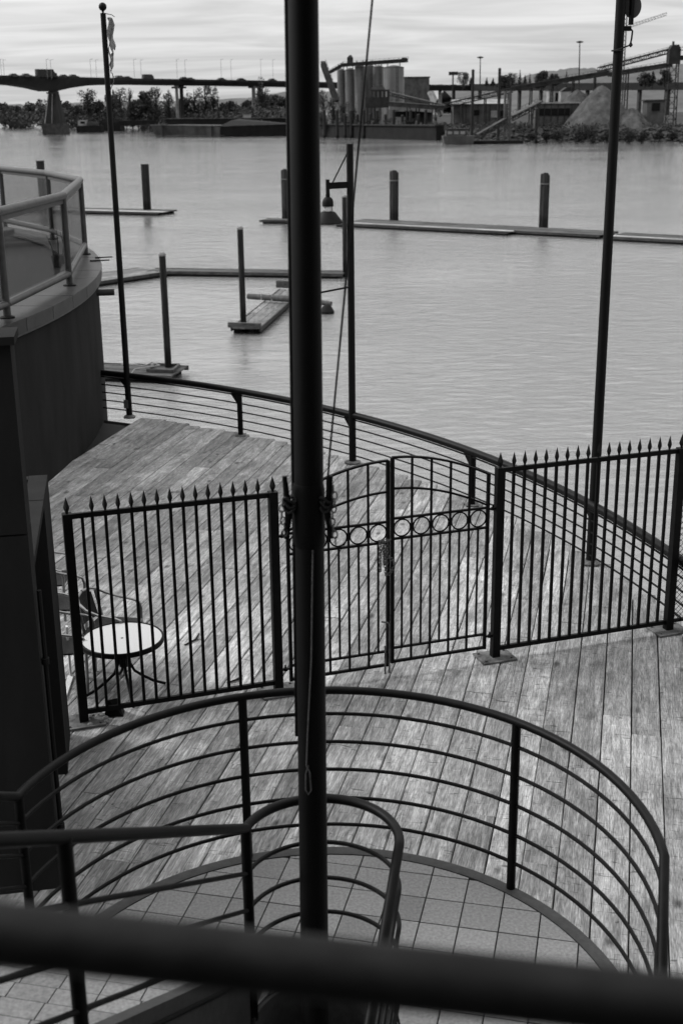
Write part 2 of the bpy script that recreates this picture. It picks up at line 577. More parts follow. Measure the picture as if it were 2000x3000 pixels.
D = {'barge1': [(-66.59, 470.0, 0.21), (-41.07, 452.0, -0.21), (-66.56, 470.0, -3.56), (-41.22, 452.0, -3.73), (-17.1, 462.0, 1.36),
            (-17.24, 462.0, -4.44)],
 'barge2': [(-64.95, 500.0, 2.09), (-18.5, 500.0, 1.06)],
 'barge_box': (-63.57, -41.22, 452, -3.73, 0.27),
 'bill': (54.63, 59.14, 640, 19.93, 21.23),
 'bridge': [(-186.38, 455.0, 19.84, 14.17), (-157.19, 492.0, 19.59, 15.99), (-141.14, 512.0, 19.31, 16.24), (-132.86, 521.0, 19.19, 16.0),
            (-126.7, 529.0, 19.18, 15.56), (-121.45, 536.0, 19.16, 14.57), (-117.21, 542.0, 19.13, 13.28), (-114.83, 544.0, 19.08, 13.28),
            (-110.41, 550.0, 19.04, 14.52), (-104.81, 558.0, 18.96, 15.54), (-97.88, 568.0, 18.93, 15.98), (-86.11, 588.0, 18.93, 16.27),
            (-73.38, 610.0, 19.01, 16.28), (-53.93, 640.0, 19.09, 16.35), (-40.22, 660.0, 19.12, 16.28), (-25.64, 682.0, 19.11, 16.23),
            (2.88, 735.0, 19.11, 16.04), (41.57, 800.0, 18.75, 15.28), (85.05, 850.0, 18.84, 15.28), (117.81, 880.0, 18.88, 15.2)],
 'bridge_lamps': [(-132.11, 521.0, 18.9, 25.0), (-131.04, 521.0, 18.9, 25.0), (-114.06, 521.0, 18.4, 24.8), (-112.44, 521.0, 18.4, 24.8),
                  (-105.28, 566.6, 19.1, 26.3), (-103.51, 569.8, 19.1, 26.4), (-90.53, 592.0, 19.2, 27.1), (-88.06, 596.0, 19.2, 27.2),
                  (-74.38, 617.0, 19.3, 27.8), (-71.09, 621.8, 19.3, 27.9), (-56.0, 642.8, 19.3, 28.5), (-51.63, 648.6, 19.3, 28.7),
                  (-37.99, 666.0, 19.3, 29.1), (-32.28, 673.0, 19.2, 29.3)],
 'bushes': [(-73.19, 520.0, -1.47, 3.0, 2.46), (-70.41, 530.0, -1.24, 2.22, 1.95), (-80.25, 540.0, -1.53, 1.98, 1.7),
            (54.64, 318.0, -1.48, 2.17, 1.84), (58.46, 316.0, -1.64, 2.33, 2.0), (61.82, 314.0, -1.8, 2.31, 2.15), (64.92, 313.0, -1.82, 2.14, 1.98),
            (70.27, 313.0, -1.72, 2.14, 2.14), (73.34, 312.0, -1.9, 1.97, 1.48), (51.3, 318.0, -1.76, 1.51, 1.17), (47.96, 318.0, -1.88, 1.34, 0.84),
            (77.46, 312.0, -2.1, 1.64, 0.99), (80.73, 312.0, -1.98, 1.64, 0.99)],
 'chute': ((27.63, 392.0, 9.4), (30.87, 388.0, 2.58)),
 'columns': [(-74.63, 610.0, 16.22, 1.43), (-72.65, 612.0, 16.23, 1.76), (-41.72, 658.0, 16.67, 1.89), (-39.05, 662.0, 16.71, 2.07),
             (65.79, 830.0, 18.4, 2.17), (75.32, 840.0, 18.46, 2.19), (51.89, 815.0, 18.3, 2.55), (57.54, 820.0, 18.32, 1.93)],
 'conv1': ((16.53, 400.0, 9.52), (32.25, 388.0, 5.55)),
 'conv2': ((16.03, 398.0, 6.75), (32.09, 386.0, 5.36)),
 'conv3': ((31.58, 380.0, 6.01), (49.83, 372.0, 10.0)),
 'conv4': ((49.82, 372.0, 10.28), (74.5, 360.0, 13.96)),
 'conv4b': ((49.84, 372.0, 9.64), (74.53, 360.0, 13.34)),
 'conv5': ((71.96, 362.0, 14.84), (88.38, 350.0, 19.06)),
 'conv5b': ((74.53, 360.0, 13.43), (88.9, 350.0, 15.57)),
 'conv6': ((43.19, 326.0, 2.59), (53.7, 345.0, 6.23)),
 'conv6b': ((43.22, 326.0, 1.61), (53.73, 345.0, 5.46)),
 'crane': (194.5, 900.0, 85.12, 198.01, 900.0, 25.83, 222.68, 900.0, 63.98, 188.69, 900.0, 54.48),
 'gallery': ((1.81, 446.0, 19.42), (23.41, 436.0, 20.34)),
 'gallery_head': (22.51, 436.0, 20.24),
 'gallery_house': (4.81, 445.0, 20.33),
 'gallery_low': ((-2.15, 447.0, 17.21), (2.27, 446.0, 19.42)),
 'gravel': (69.7, 345.0, 10.13, 70.11, 345.0, 2.52, 7.04),
 'gravel2': (76.64, 340.0, 4.33, 76.79, 340.0, 1.88, 3.03),
 'gravel3': (66.04, 360.0, 9.28, 66.33, 360.0, 3.21, 5.65),
 'grey_block': (26.88, 36.76, 520, 13.42, 16.34),
 'head_house': (89.03, 349.0, 20.27, 89.39, 349.0, 15.19),
 'head_tower': (89.57, 349.0, 15.19, 90.54, 349.0, 1.66),
 'hill_left': [(-1395.19, 3000.0, 35.14), (-1005.54, 3000.0, 26.26), (-771.42, 3000.0, 20.62), (-724.24, 3000.0, 23.06), (-685.29, 3000.0, 21.13),
               (-630.31, 3000.0, 23.48), (-536.28, 3000.0, 25.38), (-418.85, 3000.0, 27.02), (-301.45, 3000.0, 28.65), (-184.02, 3000.0, 32.51),
               (-129.03, 3000.0, 43.0), (-66.55, 3000.0, 43.77), (89.59, 3000.0, 40.52), (245.73, 3000.0, 44.66)],
 'hill_right': [(212.96, 2600.0, 39.37), (293.99, 2600.0, 46.13), (347.73, 2600.0, 57.01), (387.93, 2600.0, 65.48), (428.09, 2600.0, 72.65),
                (468.36, 2600.0, 76.01), (508.82, 2600.0, 74.91), (542.66, 2600.0, 71.99), (582.93, 2600.0, 74.71), (616.38, 2600.0, 78.14),
                (656.63, 2600.0, 80.22), (717.07, 2600.0, 82.08), (817.77, 2600.0, 84.74), (1021.31, 2600.0, 69.77)],
 'hopper': (8.83, 16.31, 405, 5.17, 10.47),
 'hopper_roof': (12.52, 14.62, 405, 10.3, 11.53),
 'house_barge': [(-118.61, 620.0, 2.47), (-110.25, 620.0, -1.04)],
 'leg_conv': ((-4.34, 440.0, 20.04), (0.05, 432.0, 8.07)),
 'long_shed': (34.06, 49.76, 380, 1.83, 5.89),
 'low_open': (54.27, 62.39, 349.4, 2.59, 4.42),
 'low_shed': (53.77, 64.7, 350, 2.56, 5.65),
 'ls_panel': (44.81, 46.64, 379, 2.06, 3.97),
 'ls_panel2': (47.19, 48.64, 379, 1.85, 3.95),
 'ls_panel3': (39.85, 41.47, 379, 2.69, 4.22),
 'masts': [(65.38, 600.0, 26.34, 65.66, 600.0, 14.46), (102.85, 560.0, 30.54, 103.38, 560.0, 19.53)],
 'office': (80.71, 85.33, 340, 3.39, 5.98),
 'office_open': (81.96, 84.04, 339.5, 3.57, 5.45),
 'pier': [(-119.34, 543.0, 13.18), (-115.39, 543.0, 13.13), (-121.55, 543.0, 0.4), (-113.74, 543.0, 0.31), (-122.27, 543.0, 0.4),
          (-112.46, 543.0, 0.29), (-122.48, 543.0, -3.81), (-112.93, 543.0, -3.92)],
 'piles_far': [(-3.92, 417.17, 4.48, 0.98), (0.12, 414.98, 4.34, 0.98), (4.54, 412.57, 4.29, 0.97), (8.28, 405.71, 4.26, 0.95),
               (12.35, 403.52, 4.11, 0.95), (16.91, 391.86, 4.28, 0.92), (21.55, 385.0, 4.23, 0.91), (25.55, 378.62, 4.19, 0.89),
               (35.47, 346.17, 13.94, 0.81), (41.98, 343.03, 14.11, 0.8), (49.76, 329.15, 4.22, 0.77), (2.59, 413.63, 3.18, 0.97),
               (6.45, 411.53, 2.94, 0.97), (10.26, 404.64, 3.13, 0.95), (14.66, 397.61, 2.91, 0.94), (19.41, 390.55, 2.69, 0.92),
               (23.71, 383.88, 2.87, 0.9), (27.94, 373.21, 2.22, 0.88)],
 'ramp': ((34.74, 322.0, -1.49), (42.18, 326.0, 2.2)),
 'ramp_b': ((35.18, 322.0, -2.22), (42.21, 326.0, 0.97)),
 'shed_panel': (18.02, 21.07, 400.5, -0.08, 2.36),
 'shed_roof': (16.11, 29.3, 400, 3.83, 5.47),
 'shed_wall': (18.09, 29.5, 402, -1.1, 3.95),
 'shore_left': [(-795.0, 2192.0), (-458.0, 1774.0), (-421.0, 1838.0), (-312.0, 1516.0), (-174.0, 1012.0), (-109.0, 764.0), (-64.0, 572.0),
                (-38.0, 501.0), (-15.0, 456.0)],
 'shore_right': [(-15.0, 450.0), (-6.0, 434.0), (12.0, 399.0), (29.0, 368.0), (38.0, 345.0), (53.0, 331.0), (70.0, 327.0), (85.0, 319.0),
                 (106.0, 306.0)],
 'silos': [(1.69, 452.0, 17.3, 3.71, 1.4), (4.72, 450.0, 17.43, 3.68, 1.63), (8.03, 446.0, 18.26, 3.65, 1.79), (11.37, 450.0, 18.46, 3.6, 1.63),
           (14.26, 446.0, 18.08, 3.58, 1.73), (19.05, 438.0, 17.69, 3.54, 3.4)],
 'tower': (41.91, 43.25, 326, -2.23, 8.59),
 'trees': [(-216.05, 820.0, -0.11, 11.3, 4.27, 0), (-203.49, 800.0, -0.47, 11.06, 3.75, 0), (-221.74, 900.0, 0.12, 9.07, 4.7, 0),
           (-198.97, 850.0, 0.27, 12.51, 3.54, 0), (-180.96, 800.0, 0.87, 12.78, 2.29, 1), (-194.63, 900.0, 0.26, 9.21, 4.23, 0),
           (-149.14, 720.0, 0.76, 10.42, 3.38, 0), (-138.99, 700.0, 0.46, 10.54, 3.1, 0), (-128.96, 680.0, 0.52, 16.02, 4.24, 1),
           (-124.75, 690.0, 0.04, 10.32, 3.24, 0), (-116.91, 680.0, -0.3, 13.7, 3.19, 0), (-109.0, 660.0, -0.53, 16.32, 2.74, 1),
           (-102.58, 650.0, -0.5, 17.05, 2.03, 1), (-99.03, 650.0, -0.87, 11.57, 3.05, 0), (-93.32, 640.0, -0.82, 15.83, 3.66, 0),
           (-88.31, 640.0, -1.2, 16.09, 2.83, 1), (-82.1, 640.0, -1.27, 14.92, 2.5, 1), (-76.08, 650.0, -1.78, 13.39, 3.04, 0),
           (-70.64, 650.0, -2.17, 15.89, 2.87, 1), (-65.36, 650.0, -2.23, 16.95, 3.38, 1), (-61.1, 650.0, -2.28, 16.11, 2.53, 1),
           (-50.74, 560.0, -1.58, 11.64, 0.87, 2), (-56.17, 660.0, -2.78, 11.01, 2.41, 0), (-42.82, 560.0, -1.95, 8.37, 1.31, 2),
           (-51.45, 640.0, -2.58, 9.84, 2.34, 0), (-44.41, 640.0, -2.99, 11.66, 3.0, 0), (-33.77, 600.0, -2.58, 19.41, 3.42, 1),
           (-30.35, 620.0, -3.19, 11.92, 3.87, 0), (-25.14, 620.0, -3.25, 12.01, 3.23, 0), (-20.59, 620.0, -3.62, 11.19, 3.23, 0),
           (-4.3, 425.0, -1.04, 11.0, 1.99, 1), (-0.95, 422.0, -1.25, 8.53, 1.87, 1), (2.36, 420.0, -1.47, 6.91, 1.64, 1),
           (5.45, 420.0, -1.5, 5.31, 1.32, 1), (67.51, 700.0, 15.81, 22.68, 2.54, 1), (71.51, 700.0, 15.76, 20.23, 1.45, 2),
           (78.75, 690.0, 15.52, 19.92, 1.25, 2), (82.16, 690.0, 15.48, 19.54, 1.43, 2), (87.18, 680.0, 14.58, 20.26, 2.47, 0),
           (91.07, 680.0, 14.54, 21.55, 2.12, 1), (94.77, 680.0, 14.83, 23.34, 1.41, 2), (97.43, 680.0, 14.8, 20.48, 1.59, 2),
           (99.91, 680.0, 14.78, 21.45, 1.06, 2), (106.09, 680.0, 15.04, 22.21, 2.64, 0), (112.25, 680.0, 15.64, 21.64, 1.76, 0),
           (118.78, 680.0, 15.9, 22.9, 1.06, 2), (114.03, 680.0, 15.28, 21.13, 1.41, 2), (131.46, 560.0, 13.72, 18.26, 2.03, 0),
           (134.67, 560.0, 13.68, 18.77, 1.74, 2), (139.92, 560.0, 13.62, 19.12, 2.03, 0)],
 'tug': [(-122.23, 590.0, -0.55), (-112.2, 590.0, -3.03), (-120.98, 590.0, 1.5), (-116.97, 590.0, -0.61)],
 'vehicles': [(-128.58, 524.32, 18.88, 4.4, 1.5), (-124.79, 529.5, 18.88, 4.6, 1.6), (-118.64, 537.62, 18.88, 9, 3.4),
              (-116.58, 540.28, 18.87, 4.4, 1.6), (-113.08, 545.65, 18.89, 4.4, 1.5), (-110.17, 550.86, 18.91, 4.6, 1.6),
              (-94.84, 576.34, 19.01, 4.5, 1.6), (-92.33, 580.25, 19.02, 4.4, 1.4), (-84.79, 591.59, 19.04, 5.2, 2.4),
              (-70.84, 611.31, 19.05, 4.6, 1.6), (-68.36, 614.66, 19.05, 4.4, 1.4), (-55.2, 631.77, 19.04, 4.4, 1.5),
              (-46.48, 642.56, 19.02, 4.6, 1.5), (-32.15, 659.48, 18.97, 4.5, 1.5)],
 'viaduct': ((87.25, 850.0, 19.33), (185.49, 640.0, 15.36)),
 'viaduct_b': ((87.34, 850.0, 15.15), (185.78, 640.0, 11.9)),
 'wharf': (-6.37, 32.55, 395, -3.92, 0.0),
 'white_shed': (64.75, 68.33, 400, 6.07, 9.47),
 'white_shed2': (67.55, 72.65, 395, 5.8, 9.18),
 'work_cabin': (27.18, 32.32, 324, -1.9, -0.3),
 'work_hull': (26.27, 34.02, 322, -3.59, -1.79)}
# ------------------------------------------------------------------ setting: water, deck
WZ = -3.87
AZ = R(13.0)                                   # the whole quay is laid out 13 degrees off the view
DV = Vector((math.sin(AZ), math.cos(AZ), 0))   # away from the building
NV = Vector((math.cos(AZ), -math.sin(AZ), 0))  # to the right
def Q(a, b, z=0.0):
    p = NV * a + DV * b
    return (p.x, p.y, z)

w = MB()
w.add([(-4000, -200, WZ), (4000, -200, WZ), (4000, 6000, WZ), (-4000, 6000, WZ)], [(0, 1, 2, 3)])
structure(w.build('water', M['water']))

DC, DR = (-10.348, 8.2), 14.06                 # plan circle of the quay edge
PITCH = 0.2395
sub = MB()
poly = [p[:2] for p in arc(DC, DR - 0.25, -40, 78, 40, 0)]
poly += [(-9.5, 21.0), (-9.5, -1.0)]
sub.prism(poly, -0.55, -0.075)
deck = structure(sub.build('deck', M['under'], loc=(0, 0, 0)))
# joists and round bearing piles under the edge
for a in (-20, 0, 15, 30, 45, 58):
    p = (DC[0] + (DR - 0.6) * math.cos(R(a)), DC[1] + (DR - 0.6) * math.sin(R(a)))
    c = MB()
    c.lathe((p[0], p[1], WZ - 2), [(0.17, 0), (0.17, 5.3)], 10)
    c.build('bearing_pile', M['pile'], deck, smooth=True)

def plank(a, b0, b1, wid, name, mat, parent, z=0.0, th=0.045):
    """one board lying along DV, centred on offset a"""
    ln = b1 - b0
    h, ww, c = th, wid / 2, 0.006
    V = []
    for sx_ in (-ln / 2, ln / 2):
        V += [(sx_, -ww, -h), (sx_, ww, -h), (sx_, ww, -c), (sx_, ww - c, 0), (sx_, -ww + c, 0), (sx_, -ww, -c)]
    F = [(5, 4, 3, 2, 1, 0), (6, 7, 8, 9, 10, 11)] + [(i, (i + 1) % 6, 6 + (i + 1) % 6, 6 + i) for i in range(6)]
    mb = MB()
    mb.add(V, F)
    me = mb.mesh(name)
    me.materials.append(mat)
    o = bpy.data.objects.new(name, me)
    COL.objects.link(o)
    p = Q(a, (b0 + b1) / 2, z)
    o.parent = parent
    o.location = p
    o.rotation_euler = (0, 0, math.pi / 2 - AZ)
    return o

k = -30
row = 0
while True:
    o0 = -0.956 + PITCH * k
    k += 1
    if o0 < -8.14:
        continue
    if o0 > 2.6:
        break
    a = o0 + PITCH / 2
    # far end at the quay edge circle
    c = NV * a - Vector((DC[0], DC[1], 0))
    bb = c.dot(DV)
    disc = bb * bb - (c.length_squared - (DR + 0.10) ** 2)
    if disc < 0:
        continue
    b1 = -bb + math.sqrt(disc)
    b0 = max(1.2, -bb - math.sqrt(disc))
    if a < -6.0:
        b0 = max(b0, 8.4)
    if b1 - b0 < 0.4:
        continue
    b1 += rng.uniform(-0.05, 0.05)
    cur = b0
    first = rng.uniform(1.2, 4.6)
    while cur < b1 - 0.05:
        nxt = min(b1, cur + first)
        if b1 - nxt < 0.8:
            nxt = b1
        gap = rng.choice((0.006, 0.008, 0.011, 0.014, 0.008))
        plank(a + rng.uniform(-0.0015, 0.0015), cur + 0.0015, nxt - 0.0015, PITCH - gap, 'plank', M['deckwood'], deck, z=rng.uniform(-0.003, 0.003))
        cur = nxt
        first = rng.choice((3.05, 3.66, 4.27, 4.88))
    row += 1
fa = MB()
fa.tube([(p[0], p[1], -0.2) for p in arc(DC, DR + 0.0, -40, 78, 40, 0)], 0.1, 6)
fa.build('edge_beam', M['under'], deck)

# ------------------------------------------------------------------ raised half-round stair landing with tiles
LC, LT = (-0.115, 4.88), 0.75
land = MB()
pl = [p[:2] for p in arc(LC, 1.535, -13, 167, 40, 0)]
pl += [Q(-1.62, 4.2)[:2], Q(1.0, 4.2)[:2]]
# keep a round stair well open in the middle: slab is a ring plus a strip is not needed from above, the well floor is low
ring_o = arc(LC, 1.47, -13, 167, 48, 0)
ring_i = arc(LC, 0.36, -13, 167, 48, 0)
def ringslab(mb, ri, ro, z0, z1, a0=-13, a1=167, n=48, c=LC):
    A = arc(c, ri, a0, a1, n, z0)
    B = arc(c, ro, a0, a1, n, z0)
    for i in range(n):
        lo = [A[i], B[i], B[i + 1], A[i + 1]]
        hi = [(p[0], p[1], z1) for p in lo]
        b = len(mb.v)
        mb.v += lo + hi
        F = [(3, 2, 1, 0), (4, 5, 6, 7), (1, 2, 6, 5), (3, 0, 4, 7)]
        if i == 0:
            F.append((0, 1, 5, 4))
        if i == n - 1:
            F.append((2, 3, 7, 6))
        mb.f += [tuple(x + b for x in f) for f in F]
    return mb
ringslab(land, 0.36, 1.468, LT - 0.22, LT - 0.012)
landing = structure(land.build('stair_landing', M['grout'], loc=(0, 0, 0)))
kb = MB()
ringslab(kb, 1.468, 1.54, LT - 0.3, LT + 0.004)
kb.build('kerb', M['kerb'], landing)
wl = MB()
ringslab(wl, 1.42, 1.46, -0.05, LT - 0.23)
wl.build('plinth_wall', M['darkconc'], landing)
wl = MB()
ringslab(wl, 0.34, 0.358, -0.05, LT + 0.004)
wl.build('added_well_wall', M['kerb'], landing)  # added wall closing in the well so it stays black
# square tiles clipped by the two circles
TP = 0.215
def clip_tile(a0, a1, b0, b1):
    """polygon of a tile rectangle (quay coordinates) inside the ring, clipped by sampling half planes of both circles"""
    ca, cb = NV.x * LC[0] + NV.y * LC[1], DV.x * LC[0] + DV.y * LC[1]
    P = [(a0, b0), (a1, b0), (a1, b1), (a0, b1)]
    def cut(P, fn):
        O = []
        for i in range(len(P)):
            p, q = P[i], P[(i + 1) % len(P)]
            fp, fq = fn(p), fn(q)
            if fp >= 0:
                O.append(p)
            if (fp >= 0) != (fq >= 0):
                t = fp / (fp - fq)
                O.append((p[0] + (q[0] - p[0]) * t, p[1] + (q[1] - p[1]) * t))
        return O
    # outer circle as 40 tangent half planes
    for i in range(60):
        an = math.pi * i / 59
        nx, ny = math.cos(an), math.sin(an)
        P = cut(P, lambda p: 1.462 - ((p[0] - ca) * nx + (p[1] - cb) * ny))
        if len(P) < 3:
            return None
    mx = sum(p[0] for p in P) / len(P) - ca
    my = sum(p[1] for p in P) / len(P) - cb
    d = math.hypot(mx, my)
    if d < 0.55:
        far = max(math.hypot(p[0] - ca, p[1] - cb) for p in P)
        if far < 0.38:
            return None
        nx, ny = mx / d, my / d
        P = cut(P, lambda p: ((p[0] - ca) * nx + (p[1] - cb) * ny) - 0.37)
        if len(P) < 3:
            return None
    ar = 0
    for i in range(len(P)):
        p, q = P[i], P[(i + 1) % len(P)]
        ar += p[0] * q[1] - p[1] * q[0]
    if abs(ar) < 0.0012:
        return None
    return P
for i in range(-9, 9):
    for j in range(20, 32):
        # rows measured along DV, columns along NV
        a0 = -0.898 + 0.2112 * (i + 1)
        b0 = 4.758 + 0.2203 * (j - 21)
        P = clip_tile(a0 + 0.004, a0 + 0.2075, b0 + 0.004, b0 + 0.2165)
        if not P:
            continue
        if sum(p[1] for p in P) / len(P) < 4.68:
            continue
        mb = MB()
        c = (sum(p[0] for p in P) / len(P), sum(p[1] for p in P) / len(P))
        W3 = [Q(p[0], p[1]) for p in P]
        mb.prism([q[:2] for q in W3], LT - 0.011, LT + rng.uniform(-0.001, 0.001))
        mb.build('tile', M['tile'], landing)

# ------------------------------------------------------------------ flight of tiled steps climbing to the left of the well
RISE, GO = 0.168, 0.28
stair = thing('staircase', 'tiled steps with dark stringer climbing at the lower left beside the well', 'stairs', Q(-1.2, 4.9, LT))
B0 = 4.83                                          # first riser, measured along DV
for s_ in range(14):
    zt = LT + RISE * (s_ + 1)
    b1, b0 = B0 - GO * s_, B0 - GO * (s_ + 1)
    ain, aout = -1.63, -2.74
    st = MB()
    V = [Q(aout, b0, zt - 0.2), Q(ain, b0, zt - 0.2), Q(ain, b1, zt - 0.2), Q(aout, b1, zt - 0.2)]
    st.loft(V, [(p[0], p[1], zt - 0.012) for p in V])
    step = st.build('step', M['grout'], stair)
    x = aout + (0.0 if s_ % 2 else 0.095)
    while x < ain - 0.02:
        x1 = min(x + 0.19, ain)
        if x1 - x > 0.03:
            tb = MB()
            A = [Q(x + 0.003, b0 + 0.002, zt - 0.011), Q(x1 - 0.003, b0 + 0.002, zt - 0.011), Q(x1 - 0.003, b1 - 0.016, zt - 0.011), Q(x + 0.003, b1 - 0.016, zt - 0.011)]
            tb.loft(A, [(p[0], p[1], zt) for p in A])
            tb.build('tile', M['tile'], step)
        x = x1
for aa, hh in ((-1.60, 0.3), (-2.77, 0.3)):
    sg = MB()
    p0, p1 = Q(aa, B0 + 0.1, LT + 0.02), Q(aa, B0 - GO * 13.5, LT + 0.02 + RISE * 13.8)
    sg.bar(p0, p1, 0.06, hh)
    sg.build('stringer', M['kerb'], stair)
# lower flight going down on the right of the well
low = thing('staircase', 'dark lower steps descending to the right of the stair well', 'stairs', Q(0.0, 4.6, 0.2))
for s_ in range(4):
    zt = LT - RISE * (s_ + 1)
    b1, b0 = 4.72 - GO * s_, 4.72 - GO * (s_ + 1)
    st = MB()
    V = [Q(-0.85, b0, zt - 0.16), Q(0.3, b0, zt - 0.16), Q(0.3, b1, zt - 0.16), Q(-0.85, b1, zt - 0.16)]
    st.loft(V, [(p[0], p[1], zt) for p in V])
    st.build('step', M['kerb'], low)
sg = MB()
sg.bar(Q(-0.86, 4.9, LT - 0.15), Q(-0.86, 3.4, LT - 1.0), 0.05, 0.3)
sg.build('stringer', M['kerb'], low)

# ------------------------------------------------------------------ railings
HR, RODR = 0.023, 0.011
RH = (0.893, 0.714, 0.535, 0.349, 0.17)
SL = math.tan(R(31))
def leg(p, ln, sgn, n=2):
    """straight run towards the building, climbing (+1) or falling (-1)"""
    return [tuple(Vector(p) - DV * ln * i / n + Vector((0, 0, sgn * SL * ln * i / n))) for i in range(1, n + 1)]
def stair_rail(name, label, radius, a_left, a_right, post_angles, zrod, lleft, lright, post_w, loc):
    t = thing(name, label, 'railing', loc)
    mid = arc(LC, radius, a_left, a_right, 44, LT + 1.04)
    t1 = MB()
    t1.tube(list(reversed(leg(mid[0], lleft, 1))) + mid + leg(mid[-1], lright, -1), HR, 12)
    t1.build('handrail', M['rail'], t, smooth=True)
    for h in zrod:
        md = arc(LC, radius, a_left, a_right, 44, LT + h)
        q = MB()
        q.tube(list(reversed(leg(md[0], lleft, 1))) + md + leg(md[-1], lright, -1), RODR, 8)
        q.build('rod', M['rail'], t, smooth=True)
    for an in post_angles:
        x, y = LC[0] + radius * math.cos(R(an)), LC[1] + radius * math.sin(R(an))
        q = MB()
        q.tube([(x, y, LT - 0.02), (x, y, LT + 1.03)], post_w / 2, 10)
        q.build('post', M['rail'], t, smooth=True)
    for side, ln, sg_ in ((mid[0], lleft, 1), (mid[-1], lright, -1)):
        d = 1.75
        while d < ln:
            p = Vector(side) - DV * d + Vector((0, 0, sg_ * SL * d))
            q = MB()
            q.tube([(p.x, p.y, p.z - 1.1), (p.x, p.y, p.z)], post_w / 2, 10)
            q.build('post', M['rail'], t, smooth=True)
            d += 1.6
    return t
stair_rail('curved_railing', 'large half-round black railing with five rods round the tiled landing', 1.522, 164.5, -6, (164, 107.4, 46.9), RH, 4.0, 1.3, 0.05, (LC[0], LC[1] + 1.5, LT))
stair_rail('curved_railing', 'small tight black railing loop round the stair well at the flagpole', 0.358, 163, -9, (163,), (0.80, 0.60, 0.405, 0.215), 4.2, 1.3, 0.05, (LC[0], LC[1] + 0.36, LT))

fgr = thing('handrail', 'blurred thick dark handrail crossing the bottom right in front of the camera', 'handrail', (0, 0.8, 3.3))
a_, b_ = Vector((-0.265, 0.805, 4.333)), Vector((0.256, 0.786, 4.274))
dd = b_ - a_
q = MB()
q.tube([a_ - dd * 1.6, b_ + dd * 1.6], 0.0243, 24)
q.build('rail_tube', M['fgrail'], fgr, smooth=True)
for p in (a_ - dd * 1.4, b_ + dd * 1.4):
    q = MB()
    q.tube([(p.x, p.y, 3.3), (p.x, p.y, p.z)], 0.022, 10)
    q.build('post', M['rail'], fgr, smooth=True)

# quay railing
qr = thing('quay_railing', 'long curved dark railing with thick round top rail along the water edge', 'railing', (0.17, 17.52, 0))
ZT = 0.715
a0, a1 = 78.0, -32.0
q = MB()
q.tube(arc((-10.355, 8.36), 13.97, a0, a1, 90, ZT), 0.05, 14)
hand = q.build('handrail', M['rail'], qr, smooth=True)
q = MB()
q.tube(arc((-10.355, 8.36), 13.95, a0, a1, 90, ZT - 0.062), 0.012, 6)
q.build('flat_bar', M['black'], qr, smooth=True)
for z in (0.525, 0.39, 0.255, 0.12):
    q = MB()
    q.tube(arc((-10.350, 8.25), 14.02, a0, a1, 90, z), 0.0115, 6)
    q.build('rod', M['rail'], qr, smooth=True)
def qpost(x, y, tall=None, bracket=True):
    d = Vector((x - DC[0], y - DC[1], 0)).normalized()
    tdir = Vector((d.y, -d.x, 0))
    q = MB()
    q.tube([(x, y, 0.0), (x, y, ZT - 0.04)], 0.042, 10)
    p = q.build('post', M['black'], qr, smooth=True)
    g = MB()
    th = 0.018
    b = Vector((x, y, 0)) - tdir * 0.02
    A = [b + Vector((0, 0, ZT - 0.05)), b - tdir * 0.16 + Vector((0, 0, ZT - 0.05)), b - tdir * 0.13 + Vector((0, 0, ZT - 0.08)), b + Vector((0, 0, ZT - 0.22))]
    g.loft([tuple(v - d * th) for v in A], [tuple(v + d * th) for v in A])
    g.build('bracket', M['black'], p, fix=True)
    f = MB()
    f.box(x - 0.085, x + 0.085, y - 0.085, y + 0.085, 0.004, 0.018)
    f.build('base_plate', M['plate'], p)
for (x, y) in ((-3.556, 20.502), (-1.588, 19.217), (0.174, 17.523), (1.698, 15.426), (2.805, 13.185), (3.42, 10.65), (3.71, 8.1), (3.45, 5.5)):
    qpost(x, y)
# small junction box on the first post
q = MB()
q.box(-3.63, -3.56, 20.42, 20.47, 0.18, 0.32)
q.build('junction_box', M['greyclad'], qr)

# ------------------------------------------------------------------ spear fence and double gate
FO, FD = Vector((-2.203, 9.493, 0)), Vector((0.94933, 0.31427, 0))
FN = Vector((-0.31427, 0.94933, 0))
def F3(s, z, n=0.0):
    p = FO + FD * s + FN * n
    return (p.x, p.y, z)
def spear(mb, s, z, n=0.0, k_=1.0):
    c = F3(s, z, n)
    mb.lathe(c, [(0.008 * k_, -0.005), (0.010 * k_, 0.012), (0.0205 * k_, 0.045), (0.0185 * k_, 0.06), (0.001, 0.135)], 4)
def fence_post(parent, s):
    q = MB()
    q.bar(F3(s, 0.0), F3(s, 1.865), 0.074)
    p = q.build('post', M['black'], parent)
    q = MB()
    spear(q, s, 1.866, k_=1.25)
    q.build('spear_tip', M['black'], p)
    q = MB()
    c = F3(s, 0)
    V = [F3(s - 0.17, 0.004, -0.13), F3(s + 0.17, 0.004, -0.13), F3(s + 0.17, 0.004, 0.13), F3(s - 0.17, 0.004, 0.13)]
    q.loft(V, [(v[0], v[1], 0.02) for v in V])
    bp_ = q.build('base_plate', M['plate'], p)
    return p
def bolts(parent, s):
    for ds in (-0.13, 0.13):
        for dn in (-0.09, 0.09):
            q = MB()
            q.lathe(F3(s + ds, 0.02, dn), [(0.012, 0), (0.012, 0.014)], 6)
            q.build('bolt', M['plate'], parent, smooth=False)
